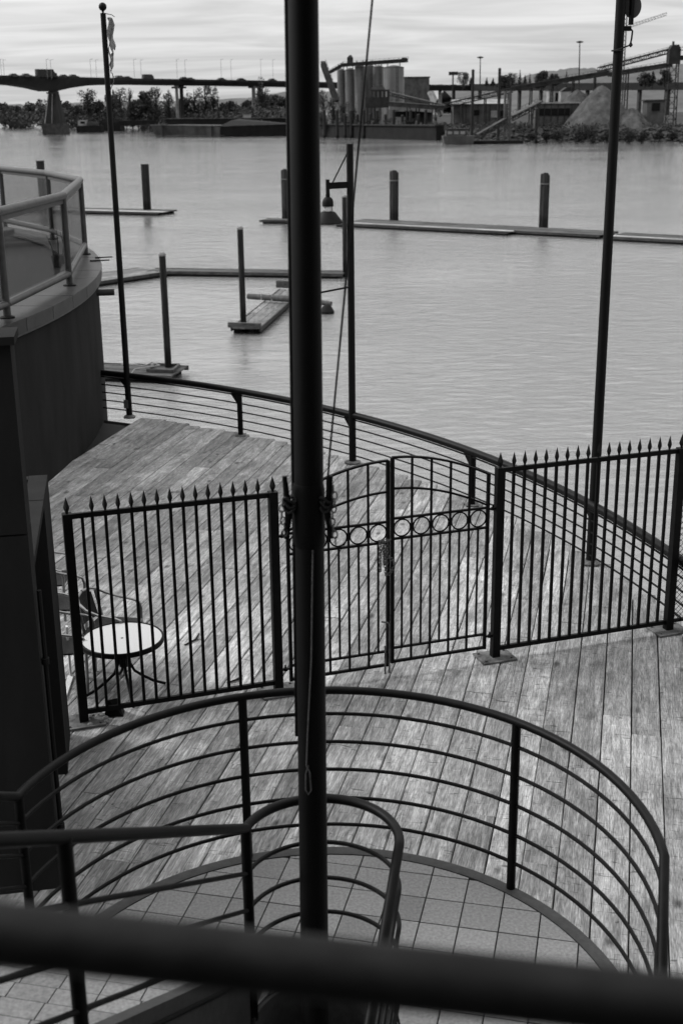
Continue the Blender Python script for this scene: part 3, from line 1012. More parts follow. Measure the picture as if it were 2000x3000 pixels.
def panel(label, s0, s1, first, n, step, posts, short_first=None):
    t = thing('fence_panel', label, 'fence', F3((s0 + s1) / 2, 0), 'spear-topped fence panels across the deck')
    for s in posts:
        bolts(fence_post(t, s), s)
    q = MB()
    q.bar(F3(s0 + 0.03, 1.838), F3(s1 - 0.03, 1.838), 0.03, 0.042)
    q.build('top_rail', M['black'], t)
    q = MB()
    q.bar(F3(s0 + 0.03, 0.098), F3(s1 - 0.03, 0.098), 0.03, 0.04)
    q.build('bottom_rail', M['black'], t)
    if short_first:
        q = MB()
        q.bar(F3(short_first, 0.1), F3(short_first, 1.83), 0.024)
        q.build('picket', M['black'], t)
    for i in range(n):
        s = first + step * i
        q = MB()
        q.bar(F3(s, 0.085), F3(s, 1.86), 0.024)
        p = q.build('picket', M['black'], t)
        q = MB()
        spear(q, s, 1.86)
        q.build('spear_tip', M['black'], p)
    return t
pl_ = panel('black spear-topped fence panel standing in front of the round table', 0.0, 1.71, 0.20, 14, 0.1064, (0.0, 1.712), 0.119)
pr_ = panel('black spear-topped fence panel between the gate and the right edge, quay rail behind', 3.82, 5.69, 3.955, 16, 0.1069, (3.82, 5.69))
# plate scrap of concrete at the foot of the left post
q = MB()
for i in range(9):
    x, y = rng.uniform(-0.05, 0.16), rng.uniform(-0.1, 0.08)
    c = F3(0.05 + x, 0.022, y)
    q.lathe((c[0], c[1], 0.018), [(rng.uniform(0.015, 0.035), 0), (rng.uniform(0.012, 0.03), 0.012), (0.004, 0.02)], 6)
tag(q.build('mortar_crumbs', M['concrete'], loc=F3(0.05, 0.018)), 'pale crumbling mortar on the base plate of the leftmost fence post', 'rubble')
# folded piece of card lying against the bottom rail
q = MB()
A = [F3(0.17, 0.006, 0.03), F3(0.33, 0.006, -0.02), F3(0.36, 0.006, 0.09), F3(0.2, 0.006, 0.14)]
q.add(A + [F3(0.22, 0.16, 0.03), F3(0.3, 0.15, 0.06)], [(0, 1, 4), (1, 5, 4), (1, 2, 5), (2, 3, 5), (3, 4, 5), (3, 0, 4), (3, 2, 1, 0)])
tag(q.build('dark_box', M['black'], loc=F3(0.25, 0)), 'small dark crumpled box at the foot of the left fence panel', 'box')

def mesh_panel():
    t = thing('fence_panel', 'chain link fence panel at the far right edge beyond the last post', 'fence', F3(6.2, 0))
    q = MB()
    S0, S1, Z0, Z1 = 5.74, 7.38, 0.12, 1.81
    n_ = int((S1 - S0 + Z1 - Z0) / 0.06)
    for i in range(1, n_):
        c_ = i * 0.06                      # s - S0 + z - Z0 = c_
        a_s, a_z = (S0 + c_, Z0) if S0 + c_ <= S1 else (S1, Z0 + c_ - (S1 - S0))
        b_s, b_z = (S0, Z0 + c_) if Z0 + c_ <= Z1 else (S0 + c_ - (Z1 - Z0), Z1)
        q.bar(F3(a_s, a_z), F3(b_s, b_z), 0.004)
        q.bar(F3(a_s, Z1 + Z0 - a_z, 0.004), F3(b_s, Z1 + Z0 - b_z, 0.004), 0.004)
    q.build('wire_mesh', M['black'], t)
    q = MB()
    q.tube([F3(5.72, 1.83), F3(7.4, 1.83)], 0.02, 8)
    q.build('top_rail', M['black'], t, smooth=True)
    q = MB()
    q.tube([F3(5.72, 0.1), F3(7.4, 0.1)], 0.02, 8)
    q.build('bottom_rail', M['black'], t, smooth=True)
    q = MB()
    q.tube([F3(7.4, 0.0), F3(7.4, 1.86)], 0.03, 8)
    q.build('post', M['black'], t, smooth=True)
mesh_panel()

def leaf(label, sh, sm, dz, group):
    """gate leaf hinged at sh, meeting the other at sm"""
    t = thing('gate_leaf', label, 'gate', F3((sh + sm) / 2, 0), group)
    sg_ = 1 if sm > sh else -1
    W_ = abs(sm - sh)
    def S(x):
        return sh + sg_ * x
    def top(x):
        u = x / W_
        return 1.80 + dz + 0.245 * (1 - (1 - u) ** 1.9)
    def low_(x):
        u = x / W_
        return 1.507 + dz + 0.255 * (1 - (1 - u) ** 1.9)
    q = MB()
    q.bar(F3(S(0), 0.1 + dz), F3(S(0), top(0) + 0.01), 0.028)
    q.build('stile', M['black'], t)
    q = MB()
    q.bar(F3(S(W_), 0.1 + dz), F3(S(W_), top(W_)), 0.03)
    q.build('stile', M['black'], t)
    for fn, nm in ((top, 'arch_bar'), (low_, 'lower_arch_bar')):
        q = MB()
        n = 14
        for i in range(n):
            x0, x1 = W_ * i / n, W_ * (i + 1) / n
            q.bar(F3(S(x0), fn(x0)), F3(S(x1) + sg_ * 0.002, fn(x1)), 0.028 if nm == 'arch_bar' else 0.018, 0.018)
        q.build(nm, M['black'], t)
    for z, h in ((1.487, 0.02), (1.298, 0.02), (0.248, 0.02), (0.114, 0.026)):
        q = MB()
        q.bar(F3(S(0.014), z + dz), F3(S(W_ - 0.014), z + dz), 0.022, h)
        q.build('cross_bar', M['black'], t)
    for i in range(5):
        x = W_ * (i + 0.5) / 5
        c = F3(S(x), 1.3925 + dz)
        ring = []
        for k_ in range(28):
            a = 2 * math.pi * k_ / 28
            ring.append(F3(S(x) + 0.078 * math.cos(a), 1.3925 + dz + 0.078 * math.sin(a)))
        q = MB()
        q.tube(ring, 0.0075, 6, closed=True)
        q.build('ring', M['black'], t, smooth=True)
        q = MB()
        q.bar(F3(S(x), 0.25 + dz), F3(S(x), 1.29 + dz), 0.016)
        q.build('bar', M['black'], t)
    for i in range(1, 5):
        x = W_ * i / 5
        q = MB()
        q.bar(F3(S(x), 0.114 + dz), F3(S(x), top(x)), 0.018)
        q.build('bar', M['black'], t)
    for z in (1.47, 0.22):
        q = MB()
        q.tube([F3(S(0), z + dz), F3(S(-0.085), z + dz)], 0.011, 8)
        q.lathe(F3(S(-0.05), z + dz), [(0.02, -0.012), (0.02, 0.012), (0.008, 0.014), (0.008, 0.04)], 8)
        q.build('hinge', M['black'], t, smooth=True)
    return t
G2 = 'leaves of the double gate'
gl_ = leaf('left leaf of the arched gate, partly behind the thick flagpole', 1.832, 2.748, -0.012, G2)
gr_ = leaf('right leaf of the arched gate, ringed band, hung on the right gate post', 3.708, 2.79, 0.012, G2)
q = MB()
q.tube([F3(2.752, 0.03, -0.03), F3(2.752, 0.5, -0.03), F3(2.735, 0.53, -0.035), F3(2.67, 0.555, -0.05)], 0.008, 8)
q.tube([F3(2.715, 0.02, -0.02), F3(2.715, 0.3, -0.02)], 0.008, 8)
q.build('drop_bolt', M['plate'], gl_, smooth=True)

# chain hanging in loops from the gate ring
ch = thing('chain', 'loose chain hanging in loops from a ring of the gate near the middle', 'chain', F3(2.68, 1.3, -0.03))
def link(parent, p, d, flip, ln=0.034, r=0.0035, wd=0.010):
    p, d = Vector(p), Vector(d).normalized()
    sdir = FD if flip else FN
    sdir = (sdir - d * sdir.dot(d)).normalized()
    pts = []
    for k_ in range(10):
        a = 2 * math.pi * k_ / 10
        pts.append(tuple(p + d * (ln / 2 * math.cos(a)) + sdir * (wd * math.sin(a))))
    q = MB()
    q.tube(pts, r, 5, closed=True)
    return q.build('chain_link', M['plate'], parent, smooth=True)
for (s0, z0, s1, dep) in ((2.655, 1.30, 2.672, 0.30), (2.70, 1.31, 2.735, 0.34), (2.69, 1.31, 2.712, 0.24)):
    n = int(dep / 0.026)
    for i in range(n):
        link(ch, F3(s0 + (s1 - s0) * 0.4 * i / n, z0 - 0.026 * i, -0.035), (0.0, 0, 1), i % 2)
    for i in range(n):
        link(ch, F3(s1 - (s1 - s0) * 0.4 * i / n, z0 - 0.026 * i, -0.03), (0.0, 0, 1), (i + 1) % 2)
for i in range(12):
    a = i / 11
    link(ch, F3(2.66 + 0.09 * a, 1.32 - 0.02 * math.sin(a * 3.1), -0.03), FD, i % 2)
for i in range(8):
    a = i / 7
    link(ch, F3(2.745 + 0.05 * math.sin(a * 3.1), 1.16 - 0.16 * a, -0.04), (0, 0, 1), i % 2)
# ------------------------------------------------------------------ flagpoles and lamp post
fp = thing('flagpole', 'thick black flagpole in the foreground rising through the stair well', 'flagpole', (-0.14, 4.9, -0.05))
q = MB()
q.tube([(-0.158, 4.9, -0.05), (-0.149, 4.9, 1.45), (-0.133, 4.9, 3.4), (-0.117, 4.9, 5.45), (-0.09, 4.9, 8.95)], [0.066, 0.0645, 0.0605, 0.056, 0.05], 28)
q.build('shaft', M['pole'], fp, smooth=True)
q = MB()
q.lathe((-0.135, 4.9, 3.2), [(0.063, 0), (0.0665, 0.012), (0.067, 0.06), (0.067, 0.245), (0.062, 0.27)], 28)
q.build('sleeve', M['pole'], fp, smooth=True)
q = MB()
q.tube([(-0.208, 4.915, 2.3), (-0.181, 4.91, 5.0), (-0.148, 4.915, 8.9)], 0.009, 8)
q.build('halyard_track', M['rail'], fp, smooth=True)
def cleat(x, lean):
    t = MB()
    b = Vector((x, 4.86, 3.37))
    t.tube([b + Vector((lean * 0.012, 0, 0.14)), b + Vector((lean * 0.006, 0, 0.06)), b + Vector((-lean * 0.004, 0, 0)), b + Vector((lean * 0.002, 0, -0.06)), b + Vector((lean * 0.012, 0, -0.13))], [0.010, 0.013, 0.015, 0.013, 0.009], 10)
    t.tube([b, b + Vector((-lean * 0.05, 0.02, 0.0))], 0.016, 8)
    return t.build('cleat', M['pole'], fp, smooth=True)
cleat(-0.218, -1)
cleat(-0.055, 1)
for x, lean in ((-0.222, -1), (-0.05, 1)):
    # chain and rope turns round the cleat
    t = MB()
    for i in range(3):
        z = 3.41 - 0.02 * i
        pts = []
        for k_ in range(14):
            a = 2 * math.pi * k_ / 14
            pts.append((x - lean * 0.012 + 0.026 * math.cos(a), 4.86 + 0.02 * math.sin(a), z + 0.012 * math.sin(2 * a + i)))
        t.tube(pts, 0.006, 6, closed=True)
    t.build('rope_turns', M['darkrope'], fp, smooth=True)
    for i in range(9 if lean > 0 else 6):
        p = Vector((x + lean * (0.018 + 0.006 * math.sin(i)), 4.85, 3.455 - 0.028 * i if lean > 0 else 3.40 - 0.026 * i))
        pts = []
        for k_ in range(10):
            a = 2 * math.pi * k_ / 10
            sd_ = Vector((1, 0, 0)) if i % 2 else Vector((0, 1, 0))
            pts.append(tuple(p + Vector((0, 0, 0.017 * math.cos(a))) + sd_ * (0.010 * math.sin(a))))
        t = MB()
        t.tube(pts, 0.0035, 5, closed=True)
        t.build('chain_link', M['plate'], fp, smooth=True)
q = MB()
q.tube([(-0.062, 4.86, 3.40), (-0.045, 4.87, 3.60), (0.135, 4.9, 5.308), (0.42, 4.9, 8.2)], 0.0042, 8)
tag(q.build('rope', M['darkrope'], loc=(-0.06, 4.86, 3.44)), 'dark thin rope running up slantwise to the right from the foreground flagpole cleat', 'rope')
q = MB()
q.tube([(-0.120, 4.828, 3.2), (-0.135, 4.832, 2.7), (-0.158, 4.832, 2.35), (-0.166, 4.828, 2.2), (-0.152, 4.82, 2.17), (-0.148, 4.822, 2.08), (-0.16, 4.82, 2.06), (-0.172, 4.825, 2.08), (-0.17, 4.826, 2.16), (-0.158, 4.828, 2.2)], 0.0032, 6)
tag(q.build('rope', M['rope'], loc=(-0.15, 4.83, 2.2)), 'pale knotted rope end hanging low on the foreground flagpole', 'rope')

def flagpole(label, x, y, top, r, ball):
    t = thing('flagpole', label, 'flagpole', (x, y, 0), 'flagpoles on the quay edge')
    q = MB()
    q.lathe((x, y, 0.0), [(r * 1.15, 0), (r * 1.1, 1.0), (r * 0.92, top)], 16)
    q.build('shaft', M['pole'], t, smooth=True)
    q = MB()
    q.lathe((x, y, 0.004), [(r * 2.2, 0), (r * 2.2, 0.02), (r * 1.3, 0.05)], 16)
    q.build('base_flange', M['plate'], t, smooth=True)
    if ball:
        q = MB()
        pr_ = [(0.012 + 0.0, 0.0), (0.02, 0.03)]
        pr_ += [(max(0.002, 0.062 * math.sin(math.pi * i / 10)), 0.09 - 0.062 * math.cos(math.pi * i / 10)) for i in range(1, 11)]
        q.lathe((x, y, top), pr_, 14)
        q.build('ball_finial', M['pole'], t, smooth=True)
    return t
FL = flagpole('slim flagpole with ball finial at the left end of the quay railing', -3.56, 20.5, 6.37, 0.046, True)
FR = flagpole('tall flagpole at the right running out of the top of the picture', 2.81, 13.19, 9.2, 0.05, True)
q = MB()
V = []
F_ = []
cols = 5
rows = 14
for i in range(rows + 1):
    u = i / rows
    wv_ = 0.10 * (1 - 0.25 * u) if i < 11 else 0.06 * (1 - u) * 4
    for j in range(cols + 1):
        s_ = j / cols
        V.append((-3.50 + wv_ * s_ + 0.02 * math.sin(i * 1.3 + j), 20.47 + 0.03 * math.sin(i * 0.9 + j * 1.7), 6.30 - 0.80 * u + 0.015 * math.sin(j * 2.3 + i)))
n0 = len(V)
V += [(a, b + 0.006, c) for a, b, c in V]
for i in range(rows):
    for j in range(cols):
        if rng.random() < 0.12 and i > 3:
            continue
        a = i * (cols + 1) + j
        F_.append((a, a + 1, a + cols + 2, a + cols + 1))
        F_.append((n0 + a + cols + 1, n0 + a + cols + 2, n0 + a + 1, n0 + a))
q.add(V, F_)
fl = tag(q.build('flag', M['cloth'], loc=(-3.5, 20.48, 6.3)), 'torn narrow remains of a flag hanging on the left flagpole', 'flag')
q = MB()
q.tube([(-3.515, 20.46, 6.36), (-3.42, 20.46, 6.34), (-3.38, 20.45, 6.31)], 0.006, 6)
q.tube([(-3.47, 20.46, 5.5), (-3.45, 20.45, 5.38), (-3.5, 20.44, 5.28), (-3.52, 20.45, 5.24)], 0.007, 6)
q.tube([(-3.46, 20.46, 5.45), (-3.38, 20.45, 5.46), (-3.33, 20.44, 5.43)], 0.004, 6)
q.lathe((-3.475, 20.45, 5.16), [(0.004, 0), (0.02, 0.05), (0.006, 0.1)], 6)
q.build('torn_thread', M['rope'], fl, smooth=True)

# bracket, hanging bar and round disc near the top of the right pole
sg = thing('hanging_sign', 'round grey disc with a dark upright bar fixed beside the right flagpole top', 'sign', (2.92, 13.19, 5.68))
q = MB()
q.bar((2.92, 13.19, 5.69), (2.92, 13.19, 6.9), 0.046, 0.03)
q.build('upright_bar', M['black'], sg)
q = MB()
A = [(2.935 + 0.085 * math.cos(2 * math.pi * k_ / 28), 13.21, 5.86 + 0.11 * math.sin(2 * math.pi * k_ / 28)) for k_ in range(28)]
q.loft(A, [(a, b + 0.015, c) for a, b, c in A])
q.build('disc', M['greyclad'], sg)
q = MB()
q.bar((2.82, 13.18, 5.655), (2.92, 13.18, 5.655), 0.05, 0.045)
q.build('bracket', M['black'], sg)
q = MB()
q.tube([(2.9, 13.17, 5.67), (2.935, 13.165, 5.63), (2.93, 13.165, 5.56), (2.92, 13.165, 5.50), (2.87, 13.15, 5.485), (2.80, 13.135, 5.46), (2.75, 13.15, 5.446)], 0.009, 6)
q.tube(arc((2.8, 13.19), 0.058, -170, 0, 10, 5.45), 0.008, 6)
q.lathe((2.925, 13.165, 5.48), [(0.005, 0), (0.022, 0.02), (0.006, 0.05)], 6)
q.build('tied_rope', M['darkrope'], sg, smooth=True)

lp = thing('lamp_post', 'black lamp post on the quay edge with a hooded lamp on a short arm', 'lamp post', (0.174, 17.523, 0))
X0, Y0 = 0.172, 17.523
q = MB()
q.lathe((X0, Y0, 0), [(0.052, 0), (0.05, 1), (0.047, 4.48)], 16)
q.build('post', M['pole'], lp, smooth=True)
q = MB()
q.lathe((X0, Y0, 0.004), [(0.12, 0), (0.12, 0.018), (0.06, 0.03)], 16)
q.build('base_flange', M['plate'], lp, smooth=True)
XL, YL = -0.135, 17.47
q = MB()
q.bar((X0, Y0, 3.945), (XL, YL, 3.935), 0.05, 0.085)
q.build('arm', M['pole'], lp)
q = MB()
q.tube([(X0 - 0.03, Y0, 4.37), (-0.07, 17.48, 3.97)], 0.010, 8)
q.build('brace', M['pole'], lp, smooth=True)
q = MB()
q.lathe((XL, YL, 3.79), [(0.03, 0), (0.032, 0.03), (0.027, 0.05), (0.027, 0.23)], 12)
q.build('drop_tube', M['pole'], lp, smooth=True)
q = MB()
q.lathe((XL, YL, 3.665), [(0.077, 0), (0.077, 0.05), (0.068, 0.09), (0.045, 0.118), (0.01, 0.13)], 18)
hd = q.build('lamp_dome', M['pole'], lp, smooth=True)
q = MB()
q.lathe((XL, YL, 3.60), [(0.055, 0), (0.06, 0.03), (0.055, 0.064)], 14)
q.build('lamp_glass', M['white'], hd, smooth=True)
for k_ in range(4):
    a = 2 * math.pi * k_ / 4 + 0.9
    q = MB()
    q.tube([(XL + 0.074 * math.cos(a), YL + 0.074 * math.sin(a), 3.59), (XL + 0.074 * math.cos(a), YL + 0.074 * math.sin(a), 3.67)], 0.004, 6)
    q.build('guard_rod', M['pole'], hd)
q = MB()
q.lathe((XL, YL, 3.44), [(0.2, 0), (0.205, 0.008), (0.105, 0.14), (0.085, 0.155), (0.02, 0.158)], 22)
q.build('lamp_shade', M['pole'], lp, smooth=True)
q = MB()
q.tube([(X0, Y0, 2.56), (-0.36, 17.35, 2.49)], 0.014, 8)
q.build('banner_arm', M['pole'], lp, smooth=True)

# ------------------------------------------------------------------ round table and stacked bistro chairs
tb = thing('patio_table', 'small round pale-topped patio table with dark rim behind the left fence', 'table', (-1.943, 10.076, 0))
c = (-1.943, 10.076)
q = MB()
q.lathe((c[0], c[1], 0.508), [(0.345, 0), (0.347, 0.010), (0.008, 0.0105)], 40)
q.build('table_top', grey('frosted_table_top', 0.36, 0.46, 160, rough=0.35, bump=0.5, bscale=220, bdist=0.002, contrast=0.12), tb, smooth=True)
q = MB()
q.lathe((c[0], c[1], 0.519), [(0.012, 0), (0.012, 0.001)], 12)
q.build('parasol_hole', M['black'], tb)
q = MB()
n = 40
ringp = [(c[0] + 0.342 * math.cos(2 * math.pi * k_ / n), c[1] + 0.342 * math.sin(2 * math.pi * k_ / n), 0.505) for k_ in range(n)]
V, F_ = [], []
for k_ in range(n):
    a = 2 * math.pi * k_ / n
    for (r_, z_) in ((0.346, 0.48), (0.364, 0.48), (0.364, 0.52), (0.359, 0.526), (0.348, 0.524)):
        V.append((c[0] + r_ * math.cos(a), c[1] + r_ * math.sin(a), z_))
for k_ in range(n):
    l = (k_ + 1) % n
    for j in range(5):
        m_ = (j + 1) % 5
        F_.append((k_ * 5 + j, l * 5 + j, l * 5 + m_, k_ * 5 + m_))
q.add(V, F_)
q.build('rim', M['black'], tb, smooth=True, fix=True)
q = MB()
q.lathe((c[0], c[1], 0.25), [(0.04, 0), (0.045, 0.05), (0.045, 0.24)], 14)
q.build('column', M['black'], tb, smooth=True)
for k_ in range(4):
    a = R(20 + 90 * k_)
    q = MB()
    q.tube([(c[0] + r_ * math.cos(a), c[1] + r_ * math.sin(a), z_) for r_, z_ in ((0.03, 0.46), (0.045, 0.36), (0.055, 0.27), (0.09, 0.19), (0.16, 0.13), (0.26, 0.06), (0.36, 0.016))], 0.013, 8)
    q.build('leg', M['black'], tb, smooth=True)

CG = 'bistro chairs by the wall'
def chair():
    t = thing('bistro_chair', 'x', 'chair', (0, 0, 0), CG)
    for s_ in (-1, 1):
        q = MB()
        y = 0.235 * s_
        q.tube([(0.22, y, 0.0), (0.23, y, 0.3), (0.235, y, 0.56), (0.215, y * 1.02, 0.625), (0.16, y * 1.04, 0.648), (0.0, y * 1.06, 0.672), (-0.12, y * 1.0, 0.71), (-0.2, y * 0.86, 0.765), (-0.245, y * 0.55, 0.80), (-0.262, y * 0.04, 0.812)], 0.0145, 8)
        q.build('arm_tube', M['alu'], t, smooth=True, local=True)
        q = MB()
        q.tube([(-0.26, y * 1.02, 0.0), (-0.20, y * 0.96, 0.3), (-0.165, y * 0.92, 0.46), (-0.21, y * 0.86, 0.75)], 0.0145, 8)
        q.build('rear_leg', M['alu'], t, smooth=True, local=True)
    q = MB()
    V, F_ = [], []
    nx, ny = 6, 6
    for i in range(nx + 1):
        for j in range(ny + 1):
            x = -0.19 + 0.42 * i / nx
            y = -0.215 + 0.43 * j / ny
            V.append((x, y, 0.435 - 0.02 * math.sin(math.pi * j / ny) * math.sin(math.pi * i / nx) + 0.012 * (i / nx)))
    m_ = len(V)
    V += [(a, b, c_ - 0.018) for a, b, c_ in V]
    for i in range(nx):
        for j in range(ny):
            a = i * (ny + 1) + j
            F_ += [(a, a + ny + 1, a + ny + 2, a + 1), (m_ + a + 1, m_ + a + ny + 2, m_ + a + ny + 1, m_ + a)]
    q.add(V, F_)
    q.build('seat', M['wicker'], t, smooth=True, local=True)
    q = MB()
    q.tube([(0.235, -0.235, 0.43), (0.24, 0.0, 0.437), (0.235, 0.235, 0.43)], 0.015, 8)
    q.build('front_tube', M['alu'], t, smooth=True, local=True)
    q = MB()
    V, F_ = [], []
    for i in range(9):
        a = -1 + 2 * i / 8
        for j in range(6):
            u = j / 5
            V.append((-0.19 - 0.06 * u - 0.05 * (1 - a * a), 0.2 * a, 0.45 + (0.335 - 0.06 * abs(a) ** 3) * u))
    m_ = len(V)
    V += [(a - 0.014, b, c_) for a, b, c_ in V]
    for i in range(8):
        for j in range(5):
            a = i * 6 + j
            F_ += [(a, a + 6, a + 7, a + 1), (m_ + a + 1, m_ + a + 7, m_ + a + 6, m_ + a)]
    q.add(V, F_)
    q.build('backrest', M['wicker'], t, smooth=True, local=True)
    return t
c0 = chair()
for i, (x, y, rz, lab) in enumerate((
        (-2.17, 10.69, -12, 'dark woven bistro chair with aluminium arms right behind the round table'),
        (-2.50, 10.27, 2, 'bistro chair nearest the fence post, left of the round table'),
        (-2.80, 11.3, -4, 'bistro chair half hidden behind the wall corner, third from the table'),
        (-3.03, 11.95, -2, 'farthest bistro chair, only its arm showing past the wall corner'))):
    o = c0 if i == 0 else copy_tree(c0)
    o.location = (x, y, 0)
    o.rotation_euler = (0, 0, R(rz))
    o.scale = (0.98, 0.98, 0.86)
    o['label'] = lab
q = MB()
q.bar((-2.50, 10.4, 0.004), (-2.46, 9.72, 0.004), 0.05, 0.02)
q.bar((-2.50, 10.4, 0.02), (-2.50, 10.4, 0.5), 0.045, 0.02)
tag(q.build('white_trim', M['white'], loc=(-2.5, 10.4, 0)), 'thin white strip standing beside the wall corner behind the fence post', 'trim')

for i, (x, y, a_, ln_, lab) in enumerate(((-1.53, 11.05, 0.9, 0.3, 'thin dark twig lying on the deck behind the fence, farther one'), (-1.05, 10.2, 0.6, 0.2, 'short dark twig on the deck close behind the left fence panel'))):
    q = MB()
    q.tube([(x, y, 0.012), (x + 0.5 * ln_ * math.cos(a_), y + 0.5 * ln_ * math.sin(a_), 0.016), (x + ln_ * math.cos(a_ + 0.3), y + ln_ * math.sin(a_ + 0.3), 0.01)], [0.008, 0.011, 0.005], 6)
    q.tube([(x + 0.5 * ln_ * math.cos(a_), y + 0.5 * ln_ * math.sin(a_), 0.016), (x + 0.5 * ln_ * math.cos(a_) + 0.06, y + 0.5 * ln_ * math.sin(a_) + 0.02, 0.012)], [0.006, 0.003], 6)
    tag(q.build('twig', M['bark'], smooth=True, loc=(x, y, 0)), lab, 'twig', 'twigs on the deck')
# ------------------------------------------------------------------ building on the left
NC, FC = Vector((-1.9, 7.13, 0)), Vector((-2.28, 9.29, 0))
sd_ = (FC - NC).normalized()
lf = Vector((-sd_.y, sd_.x, 0))            # to the left, along the front face
bd = thing('building', 'dark stucco quayside building on the left with curved wall and balcony', 'building', (-4.5, 9.0, 0))
BT = 3.66
def slab(mb, p, q_, t_, z0, z1):
    """wall from p to q_, t_ thick to its left"""
    d = (q_ - p).normalized()
    n = Vector((-d.y, d.x, 0)) * t_
    A = [p, q_, q_ + n, p + n]
    mb.loft([(a.x, a.y, z0) for a in A], [(a.x, a.y, z1) for a in A])
FRT = NC + lf * 7.5
# front face in two lifts with an open joint between them
q = MB()
slab(q, FRT, NC, 0.28, -0.07, 2.49)
q.build('wall', M['wall'], bd, fix=True)
q = MB()
slab(q, FRT, NC, 0.28, 2.502, BT)
q.build('wall', M['wall'], bd, fix=True)
# side face: pilaster, door recess, lintel
D0, D1 = NC + sd_ * 0.283, NC + sd_ * 1.53
q = MB()
slab(q, D1, FC, 0.14, -0.07, 2.25)
q.build('pilaster', M['wall'], bd, fix=True)
q = MB()
slab(q, D0, D1 - sd_ * 0.003, 0.14, 2.19, 2.247)
q.build('lintel', M['wall'], bd, fix=True)
q = MB()
slab(q, D0 + lf * 0.3, D1 - sd_ * 0.003 + lf * 0.3, 0.08, -0.07, 2.18)
dr = q.build('door', M['recess'], bd, fix=True)
q = MB()
for off_, h_ in ((0.2, 2.2), (0.9, 2.2)):
    slab(q, D0 + lf * 0.27 + sd_ * off_, D0 + lf * 0.27 + sd_ * (off_ + 0.07), 0.028, 0.0, h_ - 0.02)
q.build('door_frame', M['wall'], dr, fix=True)
q = MB()
p = D0 - lf * 0.028 - sd_ * 0.2
q.tube([(p.x, p.y, 0.0), (p.x, p.y, 2.1)], 0.016, 8)
q.build('conduit', M['wall'], bd, smooth=True)
for z0, z1 in ((0.4, 0.44), (1.6, 1.64)):
    q = MB()
    q.lathe((p.x, p.y, z0), [(0.026, 0), (0.026, 0.04)], 10)
    q.build('conduit_clip', M['wall'], bd)
q = MB()
slab(q, FC + lf * 0.143, FC + lf * 7, 0.1, -0.07, 2.246)
q.build('wall', M['wall'], bd, fix=True)
q = MB()
pf = FRT - sd_ * 0.06
A = [NC - sd_ * 0.05 - lf * 0.03, NC + sd_ * 0.30 - lf * 0.03, FRT + sd_ * 0.30, FRT - sd_ * 0.05]
q.loft([(a.x, a.y, BT + 0.002) for a in A], [(a.x, a.y, BT + 0.05) for a in A])
q.build('roof_ledge', M['wall'], bd, fix=True)
# curved wall under the balcony
DCN, DRR = (-21.05, 18.99), 17.13
CT = 2.38
q = MB()
A = arc(DCN, DRR - 0.03, -22, 46, 50, -3.2)
Bp = arc(DCN, DRR - 0.5, -22, 46, 50, -3.2)
for i in range(50):
    lo = [A[i], A[i + 1], Bp[i + 1], Bp[i]]
    b = len(q.v)
    q.v += lo + [(p_[0], p_[1], CT - 0.185) for p_ in lo]
    q.f += [tuple(x + b for x in f) for f in ((0, 1, 5, 4), (4, 5, 6, 7), (2, 3, 7, 6))]
q.build('curved_wall', M['wall'], bd, smooth=True)
# coping: wedge-shaped tiles with a front face, one by one
na = 19
for i in range(na):
    a0_, a1_ = -19.2 + 3.36 * i, -19.2 + 3.36 * (i + 1) - 0.045
    q = MB()
    for j in range(1):
        P0 = [arc(DCN, r_, a0_, a1_, 1, 0) for r_ in (DRR + 0.055, DRR - 0.62)]
        lo = [P0[0][0], P0[0][1], P0[1][1], P0[1][0]]
        q.loft([(p_[0], p_[1], CT - 0.03) for p_ in lo], [(p_[0], p_[1], CT + (i % 3) * 0.001) for p_ in lo])
    q.build('coping_tile', M['coping'], bd, fix=True)
    q = MB()
    P0 = [arc(DCN, r_, a0_, a1_, 1, 0) for r_ in (DRR + 0.05, DRR + 0.0)]
    lo = [P0[0][0], P0[0][1], P0[1][1], P0[1][0]]
    q.loft([(p_[0], p_[1], CT - 0.18) for p_ in lo], [(p_[0], p_[1], CT - 0.032) for p_ in lo])
    q.build('face_tile', M['coping'], bd, fix=True)
q = MB()
q.tube([(p_[0], p_[1], CT - 0.2) for p_ in arc(DCN, DRR + 0.01, -20, 45, 70, 0)], 0.022, 6)
q.build('drip_bead', M['balrail'], bd, smooth=True)
q = MB()
q.prism([p_[:2] for p_ in arc(DCN, DRR - 0.6, -20, 45, 60, 0)] + [(-14, 30.7), (-14, 12)], CT - 0.2, CT - 0.06)
q.build('balcony_floor', M['under'], bd)
q = MB()
q.tube([(-4.3, 21.1, 2.02), (-3.80, 21.2, 2.02)], 0.055, 12)
q.build('drain_spout', M['darkconc'], bd, smooth=True)

